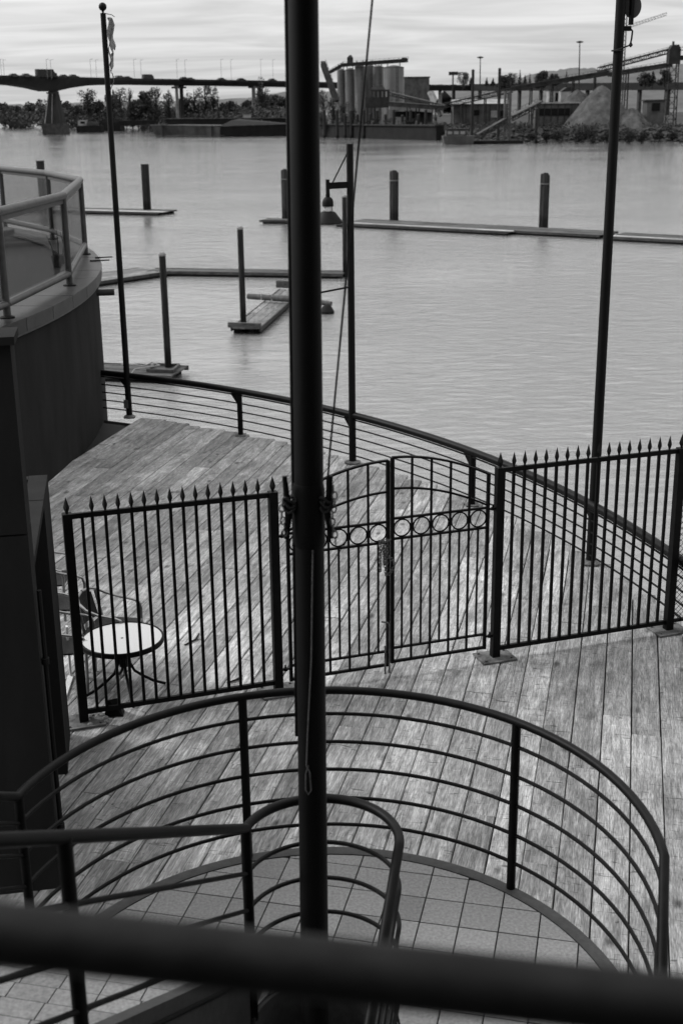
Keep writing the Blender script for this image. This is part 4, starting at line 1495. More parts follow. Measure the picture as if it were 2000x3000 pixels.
# balcony balustrade
br = thing('balcony_railing', 'grey tubular balcony balustrade with dirty glass panes at the upper left', 'railing', (-4.3, 19.2, CT))
HP = [(-4.75, 13.4), (-4.33, 16.25), (-4.15, 19.35), (-4.75, 23.75), (-6.02, 26.75), (-7.68, 29.4), (-10.0, 31.6)]
ZR, ZB = 3.73, 2.56
for i in range(len(HP) - 1):
    a, b = HP[i], HP[i + 1]
    q = MB()
    q.tube([(a[0], a[1], ZR), (b[0], b[1], ZR)], 0.062, 14)
    q.build('handrail', M['balrail'], br, smooth=True)
    q = MB()
    q.bar(lerp((a[0], a[1], ZR - 0.085), (b[0], b[1], ZR - 0.085), 0.01), lerp((a[0], a[1], ZR - 0.085), (b[0], b[1], ZR - 0.085), 0.99), 0.03, 0.06)
    q.build('glazing_channel', M['balrail'], br)
    q = MB()
    q.tube([lerp((a[0], a[1], ZB), (b[0], b[1], ZB), 0.01), lerp((a[0], a[1], ZB), (b[0], b[1], ZB), 0.99)], 0.05, 12)
    q.build('bottom_rail', M['balrail'], br, smooth=True)
    pa, pb = lerp(a, b, 0.02), lerp(a, b, 0.98)
    q = MB()
    q.bar((pa[0], pa[1], (ZB + ZR) / 2), (pb[0], pb[1], (ZB + ZR) / 2), 0.01, ZR - ZB - 0.16)
    q.build('glass_pane', M['glass'], br)
for a in HP[1:-1]:
    q = MB()
    q.tube([(a[0], a[1], CT), (a[0], a[1], ZR)], 0.052, 12)
    p = q.build('post', M['balrail'], br, smooth=True)
    q = MB()
    q.lathe((a[0], a[1], CT + 0.002), [(0.1, 0), (0.1, 0.015), (0.06, 0.03)], 12)
    q.build('foot_flange', M['black'], p, smooth=True)
bt = thing('balcony_table', 'round white-rimmed table top on the balcony at the left edge', 'table', (-5.3, 18.6, CT))
q = MB()
q.lathe((-5.12, 18.1, 3.27), [(0.47, 0), (0.5, 0.01), (0.5, 0.07), (0.485, 0.085), (0.47, 0.08), (0.01, 0.078)], 32)
q.build('table_top', M['greyclad'], bt, smooth=True)
q = MB()
q.lathe((-5.12, 18.1, CT - 0.05), [(0.25, 0), (0.22, 0.02), (0.04, 0.05), (0.04, 0.93)], 16)
q.build('pedestal', M['black'], bt, smooth=True)
# two dark reeds standing in a planter behind the far pane
pt = thing('planter', 'dark spiky stems in a low planter behind the balcony glass corner', 'planter', (-5.0, 22.3, CT))
q = MB()
q.lathe((-4.95, 22.3, CT - 0.05), [(0.1, 0), (0.13, 0.2), (0.12, 0.2), (0.1, 0.16), (0.01, 0.16)], 12)
q.build('pot', M['black'], pt, smooth=True)
for dx, h_, le in ((0.02, 0.62, -0.01), (0.12, 0.55, -0.05), (-0.1, 0.5, -0.08)):
    q = MB()
    q.tube([(-4.95 + dx * 0.5, 22.3, CT), (-4.95 + dx, 22.3, CT + h_ * 0.6), (-4.95 + dx + le, 22.3, CT + h_)], [0.012, 0.01, 0.003], 6)
    q.build('stem', M['black'], pt, smooth=True)
for i, b in enumerate((22.6, 23.1)):
    q = MB()
    q.tube([(-4.45 + 0.0 * i, b, CT + 0.01), (-4.1 - 0.03 * i, b, CT + 0.02)], 0.012, 6)
    tag(q.build('short_rod', M['black'], loc=(-4.3, b, CT)), ('nearer' if i == 0 else 'farther') + ' of two short dark rods lying on the coping at the balcony bend', 'rod', 'rods on the coping')

# building behind the camera, whose upper landing the picture is taken from
bh = thing('building', 'tall rendered building whose upper landing the foreground handrail guards', 'building', (0, -1.5, 0))
q = MB()
q.box(-3.5, 12, -2.0, -1.5, -3.5, 16)  # unseen wall, height and width set to shade the near deck
q.build('wall', M['facade'], bh)
q = MB()
q.box(-4.5, 4.5, -1.5, 0.9, 3.1, 3.3)
q.build('upper_landing', M['darkconc'], bh)
q = MB()
q.box(-1.0, 12, 1.9, 4.7, 6.3, 6.45)  # unseen canopy, added to keep sky light off the landing and near deck
q.build('added_shade_canopy', M['facade'], bh)
for x in (-0.8, 4, 8, 11):
    q = MB()
    q.bar((x, -1.5, 6.6), (x, 4.5, 6.55), 0.15, 0.2)  # beams carrying the added canopy
    q.build('added_canopy_beam', M['facade'], bh)
# ------------------------------------------------------------------ floats and piles on the near water
def float_dock(name, label, A, B, wid, n_across, mat, group, ztop=WZ + 0.27, joint=2.4, side=0.3, pale=None):
    """timber float from A to B (plan), decked with boards across"""
    A, B = Vector((A[0], A[1], 0)), Vector((B[0], B[1], 0))
    d = (B - A).normalized()
    n = Vector((-d.y, d.x, 0))
    ln = (B - A).length
    t = thing(name, label, 'float', (A.x, A.y, WZ), group)
    q = MB()
    for s_ in (-1, 1):
        a, b = A + n * (wid / 2 - 0.15) * s_, B + n * (wid / 2 - 0.15) * s_
        q.bar((a.x + d.x * 0.25, a.y + d.y * 0.25, WZ + 0.05), (b.x - d.x * 0.25, b.y - d.y * 0.25, WZ + 0.05), 0.28, ztop - WZ)
    q.build('pontoon_logs', M['bargedark'], t)
    for s_ in (-1, 1):
        a, b = A + n * (wid / 2 + 0.03) * s_, B + n * (wid / 2 + 0.03) * s_
        q = MB()
        q.bar((a.x, a.y, ztop - 0.06), (b.x, b.y, ztop - 0.06), 0.06, 0.16)
        q.build('stringer_beam', M['floatwood'], t)
    m = max(1, int(ln / joint))
    for i in range(m):
        x0, x1 = ln * i / m, ln * (i + 1) / m - 0.02
        for j in range(n_across):
            w0, w1 = -wid / 2 + wid * j / n_across, -wid / 2 + wid * (j + 1) / n_across - 0.02
            c = A + d * (x0 + x1) / 2 + n * (w0 + w1) / 2
            mb = MB()
            mb.box(-(x1 - x0) / 2, (x1 - x0) / 2, -(w1 - w0) / 2, (w1 - w0) / 2, -0.05, 0)
            me = mb.mesh('board')
            me.materials.append(M['palewood'] if (pale is not None and j in pale) else mat)
            o = bpy.data.objects.new('board', me)
            COL.objects.link(o)
            o.parent = t
            o.location = (c.x - A.x, c.y - A.y, ztop - WZ + rng.uniform(-0.01, 0.01))
            o.rotation_euler = (0, 0, math.atan2(d.y, d.x))
    return t
FG = 'timber floats on the river'
f1 = float_dock('float_dock', 'near float with square pile hole close behind the left railing', (-11.5, 43.6), (-5.5, 42.25), 1.7, 6, M['floatwood'], FG, joint=3)
f2 = float_dock('float_dock', 'narrow float lying slantwise with a log tied across it', (-3.85, 51.0), (-2.35, 62.4), 1.15, 4, M['midwood'], FG, joint=3)
f3 = float_dock('float_dock', 'long thin float running behind the flagpole at mid water', (-10.6, 71.2), (0.35, 68.9), 1.3, 3, M['floatwood'], FG, joint=3)
f4 = float_dock('float_dock', 'wide weathered float joining the long thin one at the left', (-10.4, 71.2), (-14.8, 65.6), 2.6, 6, M['midwood'], FG, joint=2.5)
f5 = float_dock('float_dock', 'far left float with a single thick pile at its end', (-40.0, 124.5), (-15.2, 114.0), 3.2, 5, M['floatwood'], FG, pale=(1, 2), joint=4)
f6 = float_dock('float_dock', 'low dark float at the left end of the long right-hand walkway', (-6.1, 104.2), (0.6, 101.9), 1.6, 4, M['floatwood'], FG)
f7 = float_dock('float_dock', 'long floating walkway with a pale board strip, middle of the right-hand row', (0.9, 101.6), (13.4, 92.6), 4.2, 6, M['floatwood'], FG, pale=(1,), joint=3)
f8 = float_dock('float_dock', 'plain grey float between the two pale-striped walkways at the right', (13.6, 93.0), (19.0, 89.0), 3.0, 5, M['floatwood'], FG, joint=3)
f9 = float_dock('float_dock', 'floating walkway leaving the picture at the right edge', (19.2, 88.1), (31.5, 79.0), 3.2, 5, M['floatwood'], FG, pale=(1,), joint=3)
# timber frame round the pile on the near float
q = MB()
P = [(-6.35, 43.95), (-5.65, 43.85), (-5.75, 43.2), (-6.4, 43.3)]
P = [(-6.5, 43.25), (-5.62, 43.05), (-5.74, 42.0), (-6.6, 42.2)]
for i in range(4):
    a, b = P[i], P[(i + 1) % 4]
    q.bar((a[0], a[1], WZ + 0.32), (b[0], b[1], WZ + 0.32), 0.09, 0.1)
q.build('pile_frame', M['floatwood'], f1)
q = MB()
q.tube([(-7.6, 42.9, WZ + 0.4), (-7.1, 42.6, WZ + 0.45), (-6.8, 42.5, WZ + 0.4), (-6.5, 42.7, WZ + 0.5), (-6.2, 42.4, WZ + 0.45), (-7.0, 41.9, WZ + 0.42), (-7.1, 41.6, WZ + 0.3)], 0.025, 6)
tag(q.build('rope', M['lightrope'], loc=(-7, 42.5, WZ + 0.4)), 'pale mooring rope lying on the near float by its pile', 'rope')
q = MB()
A = [(-4.6, 50.85), (-3.15, 50.6)]
q.bar((-4.55, 50.95, WZ + 0.42), (-3.2, 50.6, WZ + 0.42), 0.16, 0.2)
q.build('end_beam', M['floatwood'], f2)
q = MB()
q.bar((-3.1, 62.7, WZ + 0.5), (-1.6, 62.2, WZ + 0.5), 0.2, 0.35)
q.build('end_beam', M['floatwood'], f2)
q = MB()
q.tube([(-4.25, 58.5, WZ + 0.5), (-2.3, 57.5, WZ + 0.5), (-0.35, 56.4, WZ + 0.42)], [0.13, 0.15, 0.11], 10)
lg = tag(q.build('log', M['log'], smooth=True, loc=(-2.3, 57.5, WZ + 0.5)), 'long log tied across the slanting float, right end past the flagpole', 'log')
for x, y in ((-3.6, 58.15), (-3.1, 57.9), (-2.0, 57.35)):
    q = MB()
    q.tube([(x, y - 0.14, WZ + 0.38), (x, y - 0.06, WZ + 0.66), (x, y + 0.08, WZ + 0.66), (x, y + 0.16, WZ + 0.38)], 0.03, 6)
    q.build('lashing', M['lightrope'], lg, smooth=True)
q = MB()
q.lathe((-0.55, 56.3, WZ - 0.2), [(0.3, 0), (0.34, 0.3), (0.2, 0.52), (0.05, 0.6)], 10)
tag(q.build('float_drum', M['bargedark'], smooth=True, loc=(-0.55, 56.3, WZ)), 'small dark drum float under the right end of the tied log', 'float')

PG = 'mooring piles in the river'
def pile(label, x, y, top, wdt, bundle):
    t = thing('mooring_pile', label, 'pile', (x, y, WZ), PG)
    if bundle:
        for k_ in range(3):
            a = 2 * math.pi * k_ / 3 + 0.5
            q = MB()
            r_ = wdt * 0.27
            q.lathe((x + wdt * 0.235 * math.cos(a), y + wdt * 0.235 * math.sin(a), WZ - 3), [(r_, 0), (r_, top - WZ + 3 - 0.12 + 0.08 * k_), (r_ * 0.8, top - WZ + 3 - 0.06 + 0.08 * k_)], 10)
            q.build('timber', M['pile'], t, smooth=True)
        q = MB()
        q.lathe((x, y, top - 0.75), [(wdt * 0.52, 0), (wdt * 0.52, 0.1)], 14)
        q.build('band', M['plate'], t, smooth=True)
    else:
        q = MB()
        q.lathe((x, y, WZ - 3), [(wdt * 0.52, 0), (wdt * 0.49, top - WZ + 3)], 14)
        q.build('timber', M['pile'], t, smooth=True)
        q = MB()
        q.lathe((x, y, top), [(wdt * 0.56, 0), (wdt * 0.56, 0.06), (wdt * 0.3, 0.12)], 14)
        q.build('cap', M['pilecap'], t, smooth=True)
    return t
pile('thick mooring pile behind the balcony glass at the upper left', -26.9, 117.0, 0.75, 0.75, False)
pile('thick single pile at the end of the far left float', -17.36, 116.4, 0.38, 0.73, False)
pile('triple-timber pile just left of the foreground flagpole', -4.29, 105.6, 0.2, 0.74, True)
pile('triple-timber pile rising from the pale-striped walkway, right of the lamp', 4.5, 102.3, 0.16, 0.76, True)
pile('triple-timber pile where the walkways meet at the right', 15.4, 95.3, 0.17, 0.74, True)
pile('slim tall pile at the end of the near float, left of the flagpole', -5.99, 42.95, 0.24, 0.235, False)
pile('slim pile at the near end of the slanting float', -4.0, 51.9, 0.29, 0.25, False)
pile('thin pile hidden close behind the lamp post', 0.36, 69.0, 0.39, 0.26, False)

# ------------------------------------------------------------------ far banks and hills
def bank(name, pts, back, z1, mat):
    q = MB()
    n = len(pts)
    V = []
    for x, y in pts:
        d = Vector((x, y, 0)).normalized()
        V += [(x, y, WZ - 0.6), (x + d.x * 5, y + d.y * 5, z1), (x + d.x * back, y + d.y * back, z1 + 0.8)]
    F_ = []
    for i in range(n - 1):
        a = i * 3
        F_ += [(a, a + 3, a + 4, a + 1), (a + 1, a + 4, a + 5, a + 2)]
    q.add(V, F_)
    return structure(q.build(name, mat, fix=True))
bank('far_bank', D['shore_left'], 700, WZ + 2.2, M['earth'])
bank('near_bank', D['shore_right'] + [(150.0, 290.0)], 600, WZ + 3.3, M['earth'])
def hill(name, pts, depth, seed):
    r_ = random.Random(seed)
    q = MB()
    V = []
    fine = []
    for i in range(len(pts) - 1):
        for k_ in range(6):
            p = lerp(pts[i], pts[i + 1], k_ / 6)
            fine.append((p[0], p[1], p[2] + r_.uniform(-2.0, 2.0)))
    n = len(fine)
    for p in fine:
        V += [(p[0], p[1] - depth, WZ), (p[0], p[1] - depth * 0.4, p[2] * 0.6), p, (p[0], p[1] + depth, WZ)]
    F_ = []
    for i in range(n - 1):
        for j in range(3):
            a = i * 4 + j
            F_.append((a, a + 4, a + 5, a + 1))
    q.add(V, F_)
    return structure(q.build(name, M['hill'], smooth=True, fix=True))
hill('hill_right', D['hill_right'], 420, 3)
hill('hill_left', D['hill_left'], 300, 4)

# riprap stones along the right shore: individually placed where they show largest
SG = 'riprap stones along the right shore'
stone_me = []
for v_ in range(5):
    q = MB()
    pr = random.Random(v_)
    q.lathe((0, 0, 0), [(0.35 * pr.uniform(0.7, 1.1), -0.4), (0.75 * pr.uniform(0.8, 1.1), -0.1), (0.7 * pr.uniform(0.7, 1.1), 0.25), (0.2, 0.45)], 6)
    me = q.mesh('riprap')
    me.materials.append(M['rock'])
    stone_me.append(me)
sp = D['shore_right']
q = MB()
pr = random.Random(11)
for i in range(700):
    t_ = pr.uniform(3.0, 7.0)
    a = int(t_)
    p = lerp(sp[a], sp[a + 1], t_ - a) if a + 1 < len(sp) else sp[-1]
    d = Vector((p[0], p[1], 0)).normalized()
    u = pr.uniform(-0.5, 4.6)
    s_ = pr.uniform(0.5, 1.2)
    z = WZ - 0.3 + u * 0.75
    r0 = [0.35, 0.8, 0.7, 0.15]
    rot = pr.uniform(0, 6.28)
    V = []
    for j, (rr, zz_) in enumerate(zip(r0, (-0.4, -0.1, 0.3, 0.5))):
        for k_ in range(5):
            an = rot + 2 * math.pi * k_ / 5
            rr2 = rr * s_ * pr.uniform(0.75, 1.15)
            V.append((p[0] + d.x * u + rr2 * math.cos(an), p[1] + d.y * u + rr2 * math.sin(an), z + zz_ * s_ * 0.8))
    F_ = []
    for j in range(3):
        for k_ in range(5):
            l = (k_ + 1) % 5
            F_.append((j * 5 + k_, j * 5 + l, j * 5 + 5 + l, j * 5 + 5 + k_))
    F_.append((15, 16, 17, 18, 19))
    q.add(V, F_)
rp = tag(q.build('riprap', M['rock']), 'heaped riprap stones along the foot of the right river bank', 'stones')
rp['kind'] = 'stuff'

# ------------------------------------------------------------------ trees
def foliage(mb, c, rx, ry, rz, n, size, r_, hollow=0.35):
    for i in range(n):
        while True:
            a = Vector((r_.uniform(-1, 1), r_.uniform(-1, 1), r_.uniform(-1, 1)))
            if hollow < a.length < 1:
                break
        p = Vector((c[0] + a.x * rx, c[1] + a.y * ry, c[2] + a.z * rz))
        u = Vector((r_.gauss(0, 1), r_.gauss(0, 1), r_.gauss(0, 1))).normalized()
        v = u.orthogonal().normalized()
        s_ = size * r_.uniform(0.5, 1.3)
        b = len(mb.v)
        mb.v += [tuple(p + u * s_), tuple(p + v * s_ * 0.7), tuple(p - u * s_), tuple(p - v * s_ * 0.7)]
        mb.f.append((b, b + 1, b + 2, b + 3))
def tree(i, x, y, z0, z1, hw, kind, label, group):
    hw = hw * (1.3 if kind == 0 else (1.5 if kind == 1 else 1.1))
    r_ = random.Random(100 + i)
    h = z1 - z0
    t = thing('conifer' if kind == 2 else 'tree', label, 'tree', (x, y, z0), group)
    zb = min(z0, z0) - 2.0
    q = MB()
    q.tube([(x, y, zb), (x + r_.uniform(-.1, .1) * hw, y, z0 + h * 0.5), (x, y, z0 + h * (0.96 if kind else 0.8))], [0.04 * h, 0.025 * h, 0.004 * h], 6)
    if kind != 2:
        for k_ in range(12 if kind == 1 else 7):
            a = r_.uniform(0, 6.28)
            zb_ = z0 + h * r_.uniform(0.25, 0.7)
            rr = hw * r_.uniform(0.5, 0.95)
            q.tube([(x, y, zb_), (x + rr * 0.5 * math.cos(a), y + rr * 0.5 * math.sin(a), zb_ + h * 0.12), (x + rr * math.cos(a), y + rr * math.sin(a), min(z1, zb_ + h * 0.27))], [0.012 * h, 0.008 * h, 0.002 * h], 4)
    q.build('trunk', M['bark'], t, smooth=True)
    q = MB()
    if kind == 2:
        n = 7
        for k_ in range(n):
            u = k_ / (n - 1)
            foliage(q, (x, y, z0 + h * (0.1 + 0.82 * u)), hw * (1.02 - 0.92 * u), hw * (1.02 - 0.92 * u), h * 0.08, int(70 * (1.1 - u)), hw * 0.22, r_, 0.1)
        q.build('crown', M['leafdark'], t)
    else:
        nb = 16 if kind == 0 else 26
        for k_ in range(nb):
            u = r_.random()
            zc_ = z0 + h * ((0.02 + 0.84 * u) if kind == 0 else (0.1 + 0.82 * u))
            sp_ = hw * ((0.8 if u < 0.6 else 0.5) if kind == 0 else (0.25 + 0.6 * u if u < 0.75 else 0.5))
            bx, by = x + r_.uniform(-sp_, sp_), y + r_.uniform(-sp_, sp_)
            rr = hw * r_.uniform(0.35, 0.62) * (1 if kind == 0 else 0.7)
            foliage(q, (bx, by, zc_), rr, rr, min(rr * (1.1 if kind == 0 else 1.7), z1 - zc_ + 0.3), 110 if kind == 0 else 46, hw * (0.15 if kind == 0 else 0.08), r_)
        q.build('crown', M['leaf'], t)
    return t
where = {}
def tree_label(x, y, kind, hw, h):
    nm = {0: 'dense round', 1: 'airy open-crowned', 2: 'pointed dark conifer'}[kind]
    return nm
order = sorted(range(len(D['trees'])), key=lambda i: D['trees'][i][0])
for rank, i in enumerate(order):
    x, y, z0, z1, hw, kd = D['trees'][i]
    nm = {0: 'dense round-crowned tree', 1: 'airy half-bare tree', 2: 'small pointed conifer'}[kd]
    if x < -125:
        pos, gp = 'on the far left bank', 'trees on the far left bank'
    elif x < -80:
        pos, gp = 'between pier and first columns', 'trees behind the barges'
    elif x < -42:
        pos, gp = 'behind barges between bridge columns', 'trees behind the barges'
    elif x < -15:
        pos, gp = 'behind barges near foreground flagpole', 'trees behind the barges'
    elif x < 10:
        pos, gp = 'before the silos beside the elevator', 'trees before the silos'
    elif x < 85:
        pos, gp = 'on skyline near the billboard', 'trees on the right skyline'
    elif x < 125:
        pos, gp = 'on skyline above the conveyor', 'trees on the right skyline'
    else:
        pos, gp = 'under the conveyor head house', 'trees on the right skyline'
    where.setdefault((nm, pos), []).append(i)
    D['trees'][i] = D['trees'][i] + (nm, pos, gp)
ordn = ['leftmost', 'second from left', 'third from left', 'fourth from left', 'fifth from left', 'sixth from left', 'seventh from left', 'eighth from left', 'ninth from left', 'tenth from left']
for (nm, pos), ids in where.items():
    ids.sort(key=lambda i: D['trees'][i][0] / D['trees'][i][1])
    for n_, i in enumerate(ids):
        x, y, z0, z1, hw, kd, _, _, gp = D['trees'][i]
        lab = nm + ' ' + pos + ('' if len(ids) == 1 else ', ' + ordn[n_])
        tree(i, x, y, z0, z1, hw, kd, lab, gp)
blist = D['bushes']
for i, (x, y, z, wd, ht) in enumerate(sorted(blist)):
    r_ = random.Random(500 + i)
    t = thing('bush', 'dark scrub bush ' + ('left of the barges, ' + ordn[i] if x < 0 else 'above the right riprap, ' + ordn[i - 3]) + ' of these', 'bush', (x, y, z - ht), 'scrub on the banks')
    q = MB()
    for k_ in range(6):
        foliage(q, (x + r_.uniform(-0.6, 0.6) * wd, y + r_.uniform(-1, 1), z + r_.uniform(-0.5, 0.3) * ht), wd * 0.6, wd * 0.6, ht * 0.6, 90, 0.22, r_)
    q.build('foliage', M['leafdark'], t)
    q = MB()
    for k_ in range(5):
        q.tube([(x, y, z - ht * 1.6), (x + r_.uniform(-0.7, 0.7) * wd, y, z + ht * 0.4)], [0.08, 0.02], 4)
    q.build('stems', M['bark'], t)
# undergrowth hedging that reads as one dark mass along the waterline of the left bank
q = MB()
r_ = random.Random(77)
sl = D['shore_left']
for i in range(3, len(sl) - 1):
    for k_ in range(40):
        p = lerp(sl[i], sl[i + 1], r_.random())
        d = Vector((p[0], p[1], 0)).normalized()
        u = r_.uniform(3, 130)
        foliage(q, (p[0] + d.x * u, p[1] + d.y * u, WZ + 2.2 + r_.uniform(0, 2.4) + u * 0.035), 5.5, 3, 2.8, 60, 0.6, r_)
for k_ in range(60):
    p = lerp(sl[1], sl[3], r_.random())
    foliage(q, (p[0], p[1] + r_.uniform(0, 60), WZ + 3 + r_.uniform(0, 6)), 12, 5, 6, 40, 1.4, r_)
ug = tag(q.build('undergrowth', M['leaf']), 'low dark undergrowth along the far left waterline', 'undergrowth')
ug['kind'] = 'stuff'
# continuous belt of woodland behind the single trees of the left bank
q = MB()
for k_ in range(330):
    x = r_.uniform(-260, -8)
    y = 690 + r_.uniform(-25, 40) + max(0, -130 - x) * 1.2
    top = 6.0 + 2.6 * math.sin(x * 0.11) + 1.6 * math.sin(x * 0.31 + 1)
    foliage(q, (x, y, WZ + 1.5 + r_.random() * (top - WZ - 2)), 4.2, 3, 2.6, 60, 0.75, r_)
fw = tag(q.build('far_wood', M['leaf']), 'continuous dark woodland belt behind the left river bank', 'wood')
fw['kind'] = 'stuff'
# rough scrub covering the right bank between the sheds
q = MB()
sr = D['shore_right']
for k_ in range(260):
    t_ = r_.uniform(2.6, 7.3)
    i = min(int(t_), len(sr) - 2)
    p = lerp(sr[i], sr[i + 1], t_ - i)
    d = Vector((p[0], p[1], 0)).normalized()
    u = r_.uniform(3, 30)
    foliage(q, (p[0] + d.x * u, p[1] + d.y * u, WZ + 3.3 + r_.uniform(-0.6, 0.9)), 2.2, 1.5, 0.9, 40, 0.3, r_)
bs = tag(q.build('bank_scrub', M['leaf']), 'rough dark scrub covering the right bank among the sheds', 'scrub')
bs['kind'] = 'stuff'

# ------------------------------------------------------------------ bridge
bg_ = thing('bridge', 'long dark concrete road bridge with haunched girder crossing the river', 'bridge', (-117, 543, WZ))
P = D['bridge']
q = MB()
n = len(P)
V = []
HWD = 5.5
for i, (x, y, zt, zb) in enumerate(P):
    a, b = P[max(i - 1, 0)], P[min(i + 1, n - 1)]
    d = Vector((b[0] - a[0], b[1] - a[1], 0)).normalized()
    nn = Vector((-d.y, d.x, 0))
    if nn.y < 0:
        nn = -nn
    nz, fz = Vector((x, y, 0)), Vector((x, y, 0)) + nn * HWD * 2
    V += [(nz.x, nz.y, zt - 1.0), (nz.x, nz.y, zt - 0.75), (fz.x, fz.y, zt - 0.75), (fz.x, fz.y, zt - 1.0),
          (fz.x - nn.x * 2, fz.y - nn.y * 2, zb), (nz.x + nn.x * 1.2, nz.y + nn.y * 1.2, zb)]
F_ = []
for i in range(n - 1):
    for j in range(6):
        k_ = (j + 1) % 6
        F_.append((i * 6 + j, i * 6 + k_, i * 6 + 6 + k_, i * 6 + 6 + j))
q.add(V, F_)
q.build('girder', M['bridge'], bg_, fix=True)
for off in (0.15, HWD * 2 - 0.15):
    q = MB()
    for i in range(n - 1):
        d = Vector((P[i + 1][0] - P[i][0], P[i + 1][1] - P[i][1], 0)).normalized()
        nn = Vector((-d.y, d.x, 0)) * off
        q.bar((P[i][0] + nn.x, P[i][1] + nn.y, P[i][2] - 0.4), (P[i + 1][0] + nn.x, P[i + 1][1] + nn.y, P[i + 1][2] - 0.4), 0.25, 0.7)
    q.build('parapet', M['bridge'], bg_)
q = MB()
A = [(-119.2, 544, 13.3), (-116.4, 544, 13.3), (-115.6, 547, 13.3), (-118.4, 547, 13.3)]
Bq = [(-121.4, 542, 0.35), (-115.0, 542, 0.35), (-113.8, 549, 0.35), (-120.2, 549, 0.35)]
q.loft(Bq, A)
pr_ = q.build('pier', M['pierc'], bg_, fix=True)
q = MB()
q.prism([(-122.3, 541.0), (-113.6, 541.0), (-112.7, 549.5), (-121.4, 549.5)], WZ - 1, 0.5)
q.build('footing', M['darkconc'], pr_)
q = MB()
q.box(-119.8, -114.9, 542.6, 543.0, 12.3, 12.9)
q.build('bearing_shelf', M['pierc'], pr_)
for (u0, u1) in ((-119.0, -121.1), (-117.4, -118.2)):
    q = MB()
    q.bar((u0, 542.7, 12.2), (u1, 541.3, 0.6), 0.4, 0.25)
    q.build('rib', M['concrete'], pr_)
for i, (x, y, zt, w_) in enumerate(D['columns']):
    q = MB()
    q.lathe((x, y + 4, WZ), [(w_ * 0.55, 0), (w_ * 0.5, zt - WZ - 1.2), (w_ * 0.75, zt - WZ - 0.6), (w_ * 0.75, zt - WZ + 0.6)], 10)
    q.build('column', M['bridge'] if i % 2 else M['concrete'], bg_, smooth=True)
for i in (0, 2):
    (x0, y0, z0, w0), (x1, y1, z1, w1) = D['columns'][i], D['columns'][i + 1]
    q = MB()
    q.bar((x0 - 2.2, y0 + 4, z0 - 0.9), (x1 + 2.2, y1 + 4, z1 - 0.9), 2.0, 0.8)
    q.build('pier_cap', M['bridge'], bg_)
for i, (x, y, z0, z1) in enumerate(D['bridge_lamps']):
    # set on the parapet line: nearest point on the bridge path
    q = MB()
    zq = 18.9
    yy = y + (1.0 if i % 2 == 0 else 7.0)
    f_ = yy / y
    q.tube([(x * f_, yy, zq - 1.2), (x * f_, yy, z1)], 0.075, 5)
    p = q.build('lamp_standard', M['faintlamp'], bg_)
    q = MB()
    q.bar((x * f_, yy, z1), (x * f_ + 1.2, yy, z1 + 0.2), 0.12)
    q.build('lamp_arm', M['faintlamp'], p)
VG = 'vehicles on the bridge'
vl = ['leftmost car on the bridge', 'second car from the left on the bridge', 'tall box truck on the bridge over the pier', 'car right behind the box truck on the bridge', 'car on the bridge just right of the pier', 'car left of the left flagpole on the bridge',
      'first of two cars right of the left flagpole on the bridge', 'second of two cars right of the left flagpole on the bridge', 'tall van on the bridge before the first columns', 'car over the first bridge columns', 'low car just past the first bridge columns', 'lone car midway between the bridge columns', 'car left of the second bridge columns', 'car nearest the foreground flagpole on the bridge']
for i, (x, y, z, ln, ht) in enumerate(D['vehicles']):
    d = Vector((0.62, 0.78, 0))
    d = Vector((0.75, 0.66, 0)).normalized()
    nn = Vector((-d.y, d.x, 0))
    c = Vector((x, y + 2.2, 18.35))
    t = thing('vehicle', vl[i], 'truck' if ht > 3 else ('van' if ht > 2 else 'car'), tuple(c), VG)
    W_ = 0.9
    q = MB()
    if ht > 2:
        prof = [(-ln / 2, 0.35), (ln / 2, 0.35), (ln / 2, ht * 0.55), (ln / 2 - 0.9, ht * 0.95 if ht < 3 else ht * 0.62), (ln / 2 - 1.6, ht), (-ln / 2, ht)]
    else:
        prof = [(-ln / 2, 0.3), (ln / 2, 0.3), (ln / 2, ht * 0.58), (ln * 0.26, ht * 0.64), (ln * 0.1, ht), (-ln * 0.28, ht), (-ln * 0.42, ht * 0.66), (-ln / 2, ht * 0.6)]
    q.loft([tuple(c + d * a + Vector((0, 0, b)) - nn * W_) for a, b in prof], [tuple(c + d * a + Vector((0, 0, b)) + nn * W_) for a, b in prof])
    q.build('body', M['car'], t, fix=True)
    for a in (-ln * 0.32, ln * 0.32):
        for s_ in (-1, 1):
            q = MB()
            cc = c + d * a + nn * s_ * (W_ - 0.1) + Vector((0, 0, 0.33))
            q.tube([tuple(cc - nn * 0.12), tuple(cc + nn * 0.12)], 0.33, 10)
            q.build('wheel', M['black'], t)

# ------------------------------------------------------------------ boats on the left
bgz = thing('barge', 'long empty steel barge with pale rusty raked side moored at the far bank', 'barge', (-45, 460, WZ))
q = MB()
A = [(-66.6, 466.0, 0.2), (-41.0, 452.0, -0.25), (-30.5, 462.0, -0.1), (-56.5, 478.0, 0.2)]
Bq = [(-64.8, 467.5, WZ - 0.4), (-41.2, 453.2, WZ - 0.4), (-31.2, 462.5, WZ - 0.4), (-56, 476.0, WZ - 0.4)]
q.loft(Bq, A)
q.build('hull', M['barge'], bgz, fix=True)
q = MB()
for a, b in ((A[0], A[1]), (A[1], A[2])):
    q.bar((a[0], a[1] - 0.1, a[2] + 0.05), (b[0], b[1] - 0.1, b[2] + 0.05), 0.35, 0.3)
    q.bar((a[0], a[1] - 0.05, WZ + 0.45), (b[0], b[1] - 0.05, WZ + 0.45), 0.3, 0.25)
q.build('rubbing_strake', M['greyclad'], bgz)
for u in (0.18, 0.9):
    p = lerp(A[0], A[1], u)
    q = MB()
    q.bar((p[0], p[1] - 0.3, WZ + 0.2), (p[0], p[1] - 0.3, p[2]), 0.8, 0.3)
    q.build('fender', M['bargedark'], bgz)
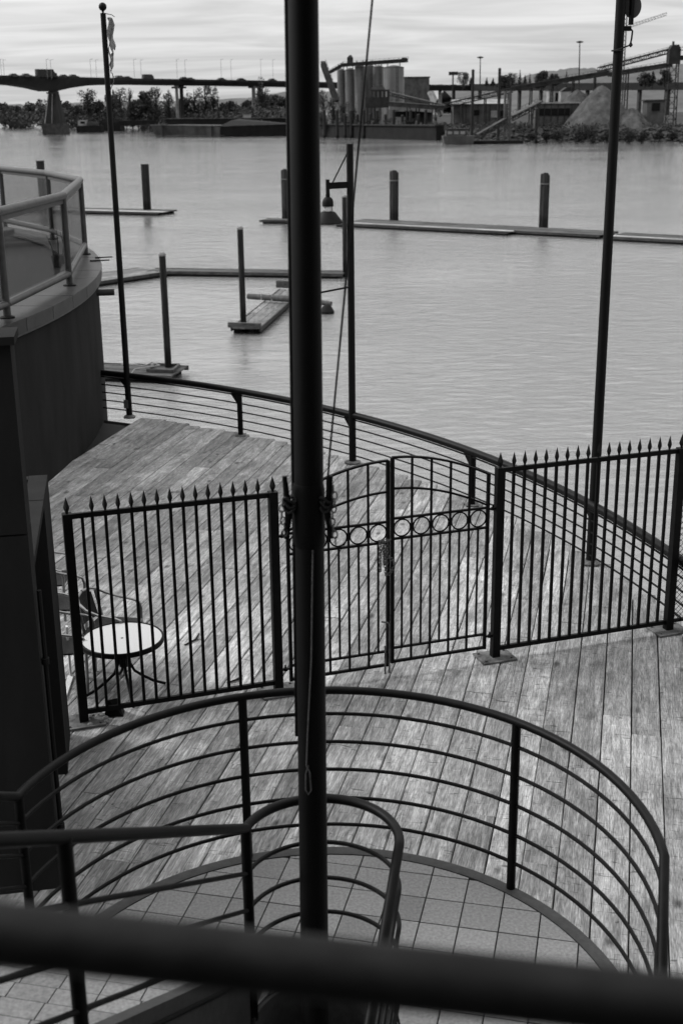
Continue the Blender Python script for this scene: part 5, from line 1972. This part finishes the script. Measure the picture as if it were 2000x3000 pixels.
bz2 = thing('barge', 'black loaded barge lying right of the pale one, ending behind the flagpole', 'barge', (-27, 456, WZ))
q = MB()
A = [(-41.0, 452.6, -0.4), (-16.2, 455.0, 0.1), (-15.4, 466.0, 0.1), (-34.5, 466.0, 2.0), (-37.0, 460, 1.6)]
Bq = [(-40.2, 453.4, WZ - 0.4), (-17.0, 455.6, WZ - 0.4), (-16.0, 465.5, WZ - 0.4), (-34.5, 465.5, WZ - 0.4), (-36.6, 460, WZ - 0.4)]
q.loft(Bq, A)
q.build('hull', M['bargedark'], bz2, fix=True)
q = MB()
q.bar((-40.6, 452.5, -0.3), (-16.3, 454.9, 0.2), 0.3, 0.28)
q.build('coaming', M['barge'], bz2)
bz3 = thing('barge', 'long dark barge with high sides lying farthest in behind the other two', 'barge', (-42, 490, WZ))
q = MB()
A = [(-64.5, 492, 2.15), (-17.5, 486, 1.9), (-17.0, 497, 1.9), (-64, 503, 2.15)]
Bq = [(-62.5, 493, WZ - 0.4), (-19, 487, WZ - 0.4), (-18.5, 496, WZ - 0.4), (-62, 502, WZ - 0.4)]
q.loft(Bq, A)
q.build('hull', M['bargedark'], bz3, fix=True)
q = MB()
q.bar((-64.5, 491.9, 2.2), (-17.5, 485.9, 1.95), 0.4, 0.25)
q.build('gunwale', M['greyclad'], bz3)
wh = thing('shed', 'small white shed on the bank above the barges, left of the flagpole', 'shed', (-34.4, 505, 0))
q = MB()
q.box(-36.2, -33.4, 505, 509, -1.5, 3.6)
q.build('wall', M['pale'], wh)
q = MB()
q.prism([(-36.5, 504.7), (-33.1, 504.7), (-33.1, 509.3), (-36.5, 509.3)], 3.61, 3.9)
q.build('roof', M['greyclad'], wh)
tg = thing('work_boat', 'small work boat with dark hull just right of the bridge pier', 'boat', (-113, 588, WZ))
q = MB()
A = [(-117.5, 586, -1.0), (-106.5, 586, -0.9), (-105.5, 589, -0.9), (-106.5, 592, -0.9), (-117.5, 592, -1.0)]
q.loft([(a * 0.995, b, WZ - 0.3) for a, b, c in A], A)
q.build('hull', M['bargedark'], tg, fix=True)
q = MB()
q.box(-116.5, -112.6, 587, 591, -0.97, 1.4)
wh_ = q.build('wheelhouse', M['pale'], tg)
q = MB()
q.box(-115.3, -113.4, 586.93, 586.99, -0.1, 0.9)
q.build('window', M['black'], wh_)
q = MB()
q.box(-111.8, -107.8, 587, 591, -0.87, 0.7)
q.build('deck_load', M['greyclad'], tg)
q = MB()
q.tube([(-112.2, 589, -0.9), (-112.2, 589, 3.6)], 0.08, 6)
q.build('mast', M['plant'], tg)
hb = thing('house_barge', 'dark covered barge behind the work boat near the left flagpole', 'barge', (-104, 618, WZ))
q = MB()
q.box(-110.5, -101.5, 614, 624, WZ - 0.3, 0.2)
q.build('hull', M['bargedark'], hb)
q = MB()
q.box(-109.8, -102.2, 615, 623, 0.21, 1.9)
q.build('deckhouse', M['plant'], hb)
jt = thing('jetty', 'low dark timber jetty on stilts right of the left flagpole', 'jetty', (-92, 610, WZ))
q = MB()
q.box(-101, -84, 606, 612, -1.2, 0.9)
q.build('deck_beam', M['bargedark'], jt)
for k_ in range(7):
    q = MB()
    q.tube([(-100.5 + 2.7 * k_, 606.5, WZ - 1), (-100.5 + 2.7 * k_, 606.5, -1.2)], 0.22, 6)
    q.build('stilt', M['pile'], jt)
# ------------------------------------------------------------------ gravel works on the right bank
BZ = WZ + 3.4
def bx(name, key, depth, mat, parent, dy=0.0, z0=None):
    x0, x1, y, a, b = D[key]
    q = MB()
    q.box(x0, x1, y + dy, y + dy + depth, a if z0 is None else z0, b)
    return q.build(name, mat, parent)
SGR = 'cylindrical silos of the gravel works'
sl_ = ['leftmost narrow silo of the row under the sloping gallery', 'second narrow silo from the left in the row', 'third silo from the left, bright on its left side', 'fourth silo from the left in the row', 'fifth silo, half hidden behind the widest one', 'widest silo at the right end of the row']
for i, (x, y, zt, zb, r_) in enumerate(D['silos']):
    t = thing('silo', sl_[i], 'silo', (x, y, zb), SGR)
    q = MB()
    q.lathe((x, y, BZ - 0.5), [(r_, 0), (r_, zt - BZ + 0.5)], 28)
    q.build('barrel', M['silo'], t, smooth=True)
    q = MB()
    q.lathe((x, y, zt + 0.01), [(r_ * 1.03, 0), (r_ * 1.03, 0.2), (r_ * 0.3, 0.75), (r_ * 0.05, 0.85)], 24)
    q.build('roof', M['greyclad'], t, smooth=True)
    q = MB()
    for s_ in (-0.3, 0.3):
        q.bar((x + s_ + r_ * 0.3, y - r_ * 0.98, BZ), (x + s_ + r_ * 0.3, y - r_ * 0.98, zt + 0.8), 0.1)
    for k_ in range(12):
        q.bar((x - 0.3 + r_ * 0.3, y - r_ * 0.98, BZ + 1 + k_ * 1.4), (x + 0.3 + r_ * 0.3, y - r_ * 0.98, BZ + 1 + k_ * 1.4), 0.08)
    q.build('ladder', M['plant'], t)
    for zq in (zb + 3, zb + 7, zb + 11):
        q = MB()
        q.lathe((x, y, zq), [(r_ * 1.012, 0), (r_ * 1.012, 0.16)], 28)
        q.build('hoop', M['silo'], t, smooth=True)
def ribs(parent, key, n, mat, dy=-0.04, top=None):
    x0, x1, y, a, b = D[key]
    for k_ in range(n + 1):
        xx = x0 + (x1 - x0) * k_ / n
        q = MB()
        q.box(xx - 0.09, xx + 0.09, y + dy - 0.06, y + dy, BZ - 0.5, b - 0.05)
        q.build('rib', mat, parent)
def truss(name, label, A, B, w_, h_, bays, mat=None, legs=(), cat='conveyor', belt=True, group='conveyors of the gravel works', cover=False):
    """lattice conveyor: two side frames, belt on top, trestle legs"""
    mat = mat or M['plant']
    A, B = Vector(A), Vector(B)
    t = thing(name, label, cat, (A.x, A.y, min(A.z, B.z)), group)
    d = (B - A).normalized()
    n = Vector((-d.y, d.x, 0)).normalized() * (w_ / 2)
    up = Vector((0, 0, h_))
    for s_ in (-1, 1):
        q = MB()
        o = n * s_
        q.bar(A + o, B + o, 0.22, 0.22)
        q.bar(A + o - up, B + o - up, 0.2, 0.2)
        for i in range(bays):
            p0 = A.lerp(B, i / bays) + o
            p1 = A.lerp(B, (i + 1) / bays) + o
            q.bar(p0, p0 - up, 0.12)
            if i % 2:
                q.bar(p0, p1 - up, 0.11)
            else:
                q.bar(p0 - up, p1, 0.11)
        q.build('side_frame', mat, t)
    if belt:
        q = MB()
        q.bar(A + Vector((0, 0, 0.1)), B + Vector((0, 0, 0.1)), w_ * 0.9, 0.18)
        q.build('belt', M['greyclad'], t)
    if cover:
        q = MB()
        q.bar(A - up * 0.45, B - up * 0.45, w_ * 0.96, h_ * 0.75)
        q.build('cover', mat, t)
    q = MB()
    for i in range(bays + 1):
        p = A.lerp(B, i / bays)
        q.tube([p + n * 1.2, p + n * 1.2 + Vector((0, 0, 0.7))], 0.05, 4)
        if i < bays:
            p2 = A.lerp(B, (i + 1) / bays)
            q.bar(p + n * 1.2 + Vector((0, 0, 0.7)), p2 + n * 1.2 + Vector((0, 0, 0.7)), 0.07)
    q.build('handrail', mat, t)
    for u in legs:
        p = A.lerp(B, u) - up
        q = MB()
        q.bar(p + n, (p.x + n.x * 1.5, p.y + n.y * 1.5, BZ - 1), 0.28)
        q.bar(p - n, (p.x - n.x * 1.5, p.y - n.y * 1.5, BZ - 1), 0.28)
        q.bar((p.x + n.x, p.y + n.y, (p.z + BZ) / 2), (p.x - n.x, p.y - n.y, (p.z + BZ) / 2), 0.2)
        q.build('trestle', mat, t)
    return t
g = truss('conveyor', 'long sloping gallery running over the tops of the silos', *D['gallery'], 1.6, 0.9, 14, cover=True)
q = MB()
c = D['gallery_house']
q.box(c[0] - 1.1, c[0] + 0.9, c[1] - 1, c[1] + 1, c[2] - 0.6, c[2] + 1.0)
q.loft([(c[0] - 1.1, c[1] - 1, c[2] + 1.0), (c[0] + 0.9, c[1] - 1, c[2] + 1.0), (c[0] + 0.9, c[1] + 1, c[2] + 1.0), (c[0] - 1.1, c[1] + 1, c[2] + 1.0)],
       [(c[0] - 0.3, c[1] - 0.3, c[2] + 1.8), (c[0] + 0.3, c[1] - 0.3, c[2] + 1.8), (c[0] + 0.3, c[1] + 0.3, c[2] + 1.8), (c[0] - 0.3, c[1] + 0.3, c[2] + 1.8)])
q.build('drive_house', M['plant'], g)
q = MB()
c = D['gallery_head']
q.box(c[0] - 0.9, c[0] + 0.8, c[1] - 1, c[1] + 1, c[2] - 0.7, c[2] + 0.5)
q.build('head_box', M['plant'], g)
for i, (x, y, zt, zb, r_) in enumerate(D['silos']):
    q = MB()
    q.bar((x - r_ * 0.6, y, zt + 0.3), (x - r_ * 0.6, y, zt + 2.2), 0.25)
    q.bar((x + r_ * 0.6, y, zt + 0.3), (x + r_ * 0.6, y, zt + 2.2), 0.25)
    q.build('gallery_post', M['plant'], g)
truss('conveyor', 'short conveyor climbing to the left end of the silo gallery', *D['gallery_low'], 1.4, 0.8, 5, cover=True)
truss('elevator', 'steep inclined elevator leg left of the silos behind the bare trees', *D['leg_conv'], 1.6, 1.6, 10, cat='elevator', cover=True)
hp = thing('hopper_house', 'dark steel hopper house with openings standing before the silos', 'plant building', (12.5, 405, BZ), None)
x0, x1, y, a, b = D['hopper']
q = MB()
q.box(x0, x1, y, y + 5, a, b - 2.2)
q.box(x0 + 2.0, x1, y, y + 5, b - 0.5, b)
for k_ in range(5):
    xx = x0 + 2.2 + (x1 - x0 - 2.4) * k_ / 4
    q.box(xx - 0.3, xx + 0.3, y, y + 5, b - 2.2, b - 0.5)
q.build('wall', M['plant'], hp)
q = MB()
q.loft([(x0 + 1, y, b), (x1 - 1.2, y, b), (x1 - 1.2, y + 5, b), (x0 + 1, y + 5, b)], [(x0 + 3.2, y + 1, b + 1.2), (x1 - 2.0, y + 1, b + 1.2), (x1 - 2.0, y + 4, b + 1.2), (x0 + 3.2, y + 4, b + 1.2)])
q.build('roof', M['plant'], hp)
for xx in (x0 + 0.6, x0 + 3.0, x1 - 2.2, x1 - 0.6):
    q = MB()
    q.bar((xx, y + 0.3, BZ - 1), (xx, y + 0.3, a), 0.45)
    q.build('leg', M['pale'] if xx > x0 + 4 else M['plant'], hp)
sh = thing('shed', 'open shed with long pale roof behind the row of wharf piles', 'shed', (22, 402, BZ))
x0, x1, y, a, b = D['shed_roof']
q = MB()
q.loft([(x0, y, b), (x1, y, b - 1.0), (x1, y + 8, b - 1.0), (x0, y + 8, b)], [(x0, y, b - 0.9), (x1, y, b - 1.9), (x1, y + 8, b - 1.9), (x0, y + 8, b - 0.9)])
q.build('roof', M['pale'], sh, fix=True)
bx('wall', 'shed_wall', 5, M['plant'], sh, dy=1.0)
bx('panel', 'shed_panel', 0.2, M['pale'], sh, dy=1.0)
gbk = thing('building', 'flat grey block building right behind the widest silo', 'building', (31, 520, BZ))
bx('wall', 'grey_block', 10, M['greyclad'], gbk, z0=BZ)
x0, x1, y, a, b = D['grey_block']
q = MB()
q.box(x0 - 0.3, x1 + 0.3, y - 0.3, y + 10.3, b + 0.002, b + 0.4)
q.build('roof', M['darkconc'], gbk)
ls = thing('shed', 'long pale clad shed behind the two tall piles', 'shed', (41, 380, BZ))
bx('wall', 'long_shed', 9, M['greyclad'], ls, z0=BZ - 1)
x0, x1, y, a, b = D['long_shed']
q = MB()
q.loft([(x0 - .4, y - .4, b), (x1 + .4, y - .4, b), (x1 + .4, y + 9.4, b), (x0 - .4, y + 9.4, b)], [(x0 - .4, y + 4, b + 1.3), (x1 + .4, y + 4, b + 1.3), (x1 + .4, y + 5, b + 1.3), (x0 - .4, y + 5, b + 1.3)])
q.build('roof', M['pale'], ls, fix=True)
ribs(ls, 'long_shed', 9, M['plant'])
bx('door', 'ls_panel', 0.15, M['pale'], ls, dy=0.8)
bx('door', 'ls_panel2', 0.15, M['black'], ls, dy=0.8)
bx('door', 'ls_panel3', 0.15, M['black'], ls, dy=0.8)
lw = thing('shed', 'low flat-roofed shed with wide dark opening left of the gravel heap', 'shed', (59, 350, BZ))
bx('wall', 'low_shed', 7, M['greyclad'], lw, z0=BZ - 1)
x0, x1, y, a, b = D['low_shed']
q = MB()
q.box(x0 - .4, x1 + .4, y - .5, y + 7.4, b + 0.002, b + 0.35)
q.build('roof', M['pale'], lw)
bx('opening', 'low_open', 0.3, M['black'], lw, dy=0.4)  # solid black slab, shade inside the opening put into its colour
ribs(lw, 'low_shed', 6, M['plant'], dy=-0.15)
ws = thing('shed', 'small white shed under the conveyor, left of the gravel heap', 'shed', (66.5, 400, BZ))
bx('wall', 'white_shed', 5, M['pale'], ws, z0=BZ)
x0, x1, y, a, b = D['white_shed']
q = MB()
q.box(x0 - .2, x1 + .2, y - .2, y + 5.2, b + 0.002, b + 0.3)
q.build('roof', M['darkconc'], ws)
q = MB()
q.box(x0 + 2.0, x0 + 2.9, y - 0.1, y - 0.02, a + 0.4, b - 0.6)
q.build('door', M['black'], ws)
ws = thing('shed', 'pale shed with dark gable close against the gravel heap', 'shed', (70, 395, BZ))
bx('wall', 'white_shed2', 5, M['pale'], ws, z0=BZ)
x0, x1, y, a, b = D['white_shed2']
q = MB()
q.loft([(x0, y - .1, b + .002), (x1, y - .1, b + .002), (x1, y + 5, b + .002), (x0, y + 5, b + .002)], [(x0 + 1.8, y - .1, b + 1.2), (x1 - 1.8, y - .1, b + 1.2), (x1 - 1.8, y + 5, b + 1.2), (x0 + 1.8, y + 5, b + 1.2)])
q.build('roof', M['plant'], ws, fix=True)
of = thing('shed', 'small pale portal building with dark opening at the right edge of the works', 'shed', (83, 340, BZ))
bx('wall', 'office', 5, M['greyclad'], of, z0=BZ - 1)
bx('opening', 'office_open', 0.3, M['black'], of, dy=0.3)  # black slab standing in for the shaded inside
x0, x1, y, a, b = D['office']
q = MB()
q.box(x0 - .6, x1 + .6, y - .4, y + 5.4, b + 0.002, b + 0.35)
q.build('roof', M['darkconc'], of)
# wharf and its piles
wf = thing('wharf', 'dark timber wharf wall along the waterfront of the gravel works', 'wharf', (12, 395, WZ))
for i in range(2, 4):
    pass
SP = D['shore_right']
for i in range(0, 3):
    a, b = SP[i], SP[i + 1]
    q = MB()
    q.bar((a[0], a[1] - 1.5, -2.0), (b[0], b[1] - 1.5, -2.0), 2.5, 4.0)
    q.build('face_wall', M['bargedark'], wf)
    q = MB()
    q.bar((a[0], a[1] - 1.6, 0.2), (b[0], b[1] - 1.6, 0.2), 3.4, 0.4)
    q.build('cap_beam', M['plant'], wf)
    for k_ in range(14):
        p = lerp(a, b, k_ / 14)
        q = MB()
        q.tube([(p[0], p[1] - 3.3, WZ - 1), (p[0], p[1] - 3.3, 0.0 + 0.5 * (k_ * 7 % 4))], 0.26, 7)
        q.build('fender_pile', M['log'], wf, smooth=True)
fpn = ['leftmost', 'second', 'third', 'fourth', 'fifth', 'sixth', 'seventh', 'eighth']
tp = {8: 'very tall lone pile in front of the long pale shed, left one', 9: 'very tall lone pile in front of the long pale shed, right one', 10: 'lone dark pile in the water before the low shed'}
for i, (x, y, zt, w_) in enumerate(D['piles_far']):
    if i < 8:
        lab = fpn[i] + ' from the left of the tall wharf piles before the gravel works'
    elif i < 11:
        lab = tp[i]
    else:
        lab = fpn[i - 11] + ' from the left of the shorter piles between the tall wharf piles'
    t = thing('wharf_pile', lab, 'pile', (x, y, WZ), 'piles at the gravel wharf')
    q = MB()
    q.lathe((x, y - 4.2, WZ - 1), [(w_ * 0.52, 0), (w_ * 0.46, zt - WZ + 1)], 10)
    q.build('timber', M['pile'], t, smooth=True)
    q = MB()
    q.lathe((x, y - 4.2, zt), [(w_ * 0.5, 0), (w_ * 0.5, 0.2), (w_ * 0.2, 0.4)], 10)
    q.build('cap', M['plant'], t, smooth=True)
# heaps of broken timber and plates on the wharf
r_ = random.Random(21)
for k_ in range(9):
    u = (k_ + 0.5) / 9 * 2.7
    i = int(u)
    p = lerp(SP[i], SP[i + 1], u - i)
    q = MB()
    for m_ in range(7):
        x, y = p[0] + r_.uniform(-1.6, 1.6), p[1] - 1.5 + r_.uniform(-1, 1)
        z = 0.45 + r_.uniform(0, 1.6)
        a = r_.uniform(-0.5, 0.5)
        q.bar((x - 1.0, y, z - a), (x + 1.0, y + r_.uniform(-.5, .5), z + a), r_.uniform(0.2, 0.5), r_.uniform(0.15, 0.5))
    tag(q.build('scrap_heap', M['greyclad'] if k_ % 3 == 1 else M['plant'], loc=(p[0], p[1] - 1.5, 0.4)), fpn[k_ % 8] + (' heap of scrap from the left along the wharf top' if k_ < 8 else ' scrap heap, the rightmost on the wharf top'), 'scrap', 'scrap heaps on the wharf')
truss('conveyor', 'slanting conveyor descending right from the hopper house', *D['conv1'], 1.5, 0.9, 12, legs=(0.5,))
truss('conveyor', 'nearly level covered conveyor under the slanting one, over the shed roof', *D['conv2'], 1.6, 1.1, 12, cover=True, legs=(0.35, 0.8))
truss('conveyor', 'conveyor rising from the transfer point to the two tall piles', *D['conv3'], 1.5, 1.1, 14, legs=(0.25, 0.6, 0.95))
truss('conveyor', 'long straight conveyor climbing right over the gravel heap', *D['conv4'], 1.6, 1.0, 26, legs=(0.2, 0.42, 0.64, 0.86), cover=True)
truss('conveyor', 'upper conveyor truss rising to the head house at the right edge', *D['conv5'], 1.6, 1.0, 16)
truss('conveyor', 'lower conveyor beam reaching the head house at the right edge', *D['conv5b'], 1.6, 0.9, 14, legs=(0.12, 0.3), cover=True)
truss('conveyor', 'short conveyor from the mooring tower up to the low shed', *D['conv6'], 1.4, 1.0, 10, legs=(0.85,))
q = MB()
A, B = D['chute']
q.bar(A, B, 0.9, 0.9)
tag(q.build('chute', M['pale'], loc=B), 'pale steep chute dropping from the conveyor behind the wharf', 'chute')
hh = thing('head_house', 'dark conveyor head house on a lattice tower at the right edge', 'tower', D['head_tower'][3:6])
c = D['head_house']
q = MB()
q.box(c[0] - 1.5, c[0] + 1.5, c[1] - 1.5, c[1] + 1.5, c[5], c[2] - 1.4)
q.loft([(c[0] - 1.5, c[1] - 1.5, c[2] - 1.4), (c[0] + 1.5, c[1] - 1.5, c[2] - 1.4), (c[0] + 1.5, c[1] + 1.5, c[2] - 1.4), (c[0] - 1.5, c[1] + 1.5, c[2] - 1.4)],
       [(c[0] - 0.7, c[1] - 1.5, c[2] - 0.3), (c[0] + 0.9, c[1] - 1.5, c[2] - 0.3), (c[0] + 0.9, c[1] + 1.5, c[2] - 0.3), (c[0] - 0.7, c[1] + 1.5, c[2] - 0.3)])
q.build('housing', M['plant'], hh)
q = MB()
q.tube([(c[0] - 0.3, c[1], c[2] - 0.4), (c[0] - 0.3, c[1], c[2] + 0.6)], 0.3, 6)
q.bar((c[0] + 1.5, c[1], c[2] - 1.6), (c[0] + 4.0, c[1], c[2] - 1.6), 0.2)
q.bar((c[0] + 1.5, c[1], c[2] - 0.9), (c[0] + 4.0, c[1], c[2] - 0.9), 0.12)
q.build('walkway', M['plant'], hh)
z0, z1 = BZ - 1, c[5]
q = MB()
for sx_ in (-1.2, 1.2):
    for sy_ in (-1.2, 1.2):
        q.bar((c[0] + sx_ * 1.2, c[1] + sy_ * 1.2, z0), (c[0] + sx_, c[1] + sy_, z1), 0.22)
for k_ in range(6):
    za, zb = z0 + (z1 - z0) * k_ / 6, z0 + (z1 - z0) * (k_ + 1) / 6
    q.bar((c[0] - 1.3, c[1] - 1.3, za), (c[0] + 1.3, c[1] - 1.3, zb), 0.13)
    q.bar((c[0] + 1.3, c[1] - 1.3, za), (c[0] - 1.3, c[1] - 1.3, zb), 0.13)
    q.bar((c[0] - 1.3, c[1] - 1.3, zb), (c[0] + 1.3, c[1] - 1.3, zb), 0.16)
q.build('lattice', M['plant'], hh)
q = MB()
q.bar((c[0] + 0.6, c[1], c[5] + 1.5), (c[0] + 16, c[1] - 4, c[5] + 1.9), 1.4, 1.2)
q.build('onward_gallery', M['plant'], hh)
# gravel heaps
def heap(label, k_, seed):
    c = D[k_]
    px, py, zt = c[0], c[1], c[2]
    zb, r0 = BZ - 0.6, c[6] * (zt - BZ + 0.6) / max(0.5, zt - c[5])
    r_ = random.Random(seed)
    q = MB()
    n, m_ = 40, 10
    V = [(px, py, zt)]
    ph = [r_.uniform(0, 6.28) for _ in range(4)]
    for j in range(1, m_ + 1):
        u = j / m_
        for i in range(n):
            a = 2 * math.pi * i / n
            rr = r0 * u * (1 + 0.06 * math.sin(3 * a + ph[0]) + 0.05 * math.sin(7 * a + ph[1]) * u)
            z = zt - (zt - zb) * (u ** 1.3) + 0.3 * math.sin(9 * a + ph[2] + j) * u + 0.25 * math.sin(5 * a + ph[3]) * u
            V.append((px + rr * math.cos(a), py + rr * math.sin(a), z + r_.uniform(-0.22, 0.22)))
    F_ = [(0, 1 + i, 1 + (i + 1) % n) for i in range(n)]
    for j in range(m_ - 1):
        for i in range(n):
            l = (i + 1) % n
            F_.append((1 + j * n + i, 1 + (j + 1) * n + i, 1 + (j + 1) * n + l, 1 + j * n + l))
    q.add(V, F_)
    tag(q.build('gravel_heap', M['gravel'], smooth=True, loc=(px, py, zb), fix=True), label, 'gravel heap', 'gravel heaps')
heap('tall pale cone of gravel left of the right flagpole', 'gravel', 1)
heap('small low heap of gravel right of the right flagpole', 'gravel2', 2)
heap('middle-sized gravel heap partly hidden behind the tall cone', 'gravel3', 3)
# work barge, mooring tower and ramp
wb = thing('work_barge', 'small work barge with pale cabin moored at the gravel wharf', 'barge', (30, 322, WZ))
x0, x1, y, a, b = D['work_hull']
q = MB()
q.loft([(x0 + .6, y + .4, WZ - .4), (x1 - .2, y + .4, WZ - .4), (x1 - .2, y + 5, WZ - .4), (x0 + .6, y + 5, WZ - .4)], [(x0, y, b), (x1, y, b), (x1, y + 5.4, b), (x0, y + 5.4, b)])
q.build('hull', M['barge'], wb)
x0, x1, y, a, b = D['work_cabin']
q = MB()
q.box(x0, x1, y, y + 3, D['work_hull'][4] + 0.003, b)
cb = q.build('cabin', M['greyclad'], wb)
q = MB()
q.box(x0 - .2, x1 + .2, y - .2, y + 3.2, b + 0.002, b + 0.2)
q.build('roof', M['plant'], cb)
for k_ in range(3):
    q = MB()
    q.box(x0 + 0.4 + k_ * 1.6, x0 + 1.5 + k_ * 1.6, y - 0.05, y - 0.01, b - 1.1, b - 0.4)
    q.build('window', M['pale'], cb)
mt = thing('mooring_tower', 'pale upright tower leg carrying the loading ramp at the gravel wharf', 'tower', (42.6, 326, WZ))
x0, x1, y, a, b = D['tower']
for xx in (x0, x1):
    q = MB()
    q.bar((xx, y, WZ - 0.5), (xx, y, b), 0.45)
    q.build('leg', M['greyclad'], mt)
q = MB()
for k_ in range(9):
    za, zb = WZ + 1 + (b - WZ - 1) * k_ / 9, WZ + 1 + (b - WZ - 1) * (k_ + 1) / 9
    q.bar((x0, y, za), (x1, y, zb), 0.14)
    q.bar((x0, y, zb), (x1, y, zb), 0.16)
q.bar((x0 - 2.2, y, WZ + 0.3), (x0, y, WZ + 3.2), 0.2)
q.bar((x1 + 2.6, y, WZ + 0.3), (x1, y, WZ + 3.2), 0.2)
q.build('bracing', M['greyclad'], mt)
q = MB()
q.box(33.8, 46.5, 324, 329, WZ - 0.3, WZ + 0.8)
q.build('pontoon', M['bargedark'], mt)
truss('loading_ramp', 'slanting loading ramp truss between the work barge and the mooring tower', *D['ramp'], 1.4, 0.95, 9, cat='ramp', group='ramps at the gravel wharf')
# viaduct approach on the right
vd = thing('viaduct', 'dark elevated road continuing the bridge behind the gravel works', 'viaduct', (130, 750, 0))
(A, B), (A2, B2) = D['viaduct'], D['viaduct_b']
q = MB()
q.loft([A2, (A2[0], A2[1] + 11, A2[2]), (A[0], A[1] + 11, A[2]), A], [B2, (B2[0], B2[1] + 11, B2[2]), (B[0], B[1] + 11, B[2]), B])
q.build('girder', M['bridge'], vd, fix=True)
for k_ in range(10):
    p = lerp(A2, B2, (k_ + 0.5) / 10)
    q = MB()
    q.bar((p[0], p[1] + 5, BZ - 3), (p[0], p[1] + 5, p[2]), 2.0, 1.6)
    q.build('column', M['darkconc'], vd)
# billboard, mast lights, tower crane
bb = thing('billboard', 'dark billboard on a single post on the skyline right of the silos', 'billboard', (56.9, 640, 12))
x0, x1, y, a, b = D['bill']
q = MB()
q.box(x0, x1, y, y + 0.8, a, b + 0.3)
q.build('panel', M['plant'], bb)
q = MB()
q.tube([((x0 + x1) / 2 - 0.2, y + 0.4, 2), ((x0 + x1) / 2 - 0.2, y + 0.4, a)], 0.35, 8)
q.build('post', M['plant'], bb)
for i, c in enumerate(D['masts']):
    t = thing('mast_light', ('high mast light standing left of the tall piles' if i == 0 else 'high mast light standing above the long conveyor'), 'light mast', c[3:6], 'high mast lights')
    q = MB()
    q.tube([(c[3], c[4], c[5] - 8), (c[0], c[1], c[2])], [0.32, 0.2], 6)
    q.build('mast', M['plant'], t)
    q = MB()
    q.lathe((c[0], c[1], c[2] - 0.3), [(0.4, 0), (1.5, 0.25), (1.5, 0.55), (0.3, 0.9)], 12)
    q.build('lamp_crown', M['plant'], t)
cr = thing('tower_crane', 'faint lattice tower crane behind the right flagpole', 'crane', (198, 900, 0))
xa, ya, zt = 195.2, 900, 62.0
q = MB()
for sx_ in (-1.1, 1.1):
    for sy_ in (-1.1, 1.1):
        q.bar((xa + sx_, ya + sy_, 5), (xa + sx_, ya + sy_, 75), 0.32)
for k_ in range(26):
    za = 5 + 2.7 * k_
    q.bar((xa - 1.1, ya - 1.1, za), (xa + 1.1, ya - 1.1, za + 2.7), 0.2)
    q.bar((xa + 1.1, ya - 1.1, za), (xa - 1.1, ya - 1.1, za + 2.7), 0.2)
q.build('mast', M['greyclad'], cr)
q = MB()
J0, J1 = Vector((xa, ya, 54.0)), Vector((223.0, ya, 62.5))
for o in (Vector((0, 0, 0)), Vector((0, 0, 1.9))):
    q.bar(J0 + o, J1 + o * 0.9, 0.28)
for k_ in range(14):
    p0, p1 = J0.lerp(J1, k_ / 14), J0.lerp(J1, (k_ + 1) / 14)
    q.bar(p0, p1 + Vector((0, 0, 1.8)), 0.16)
    q.bar(p1, p1 + Vector((0, 0, 1.8)), 0.16)
q.build('jib', M['greyclad'], cr)
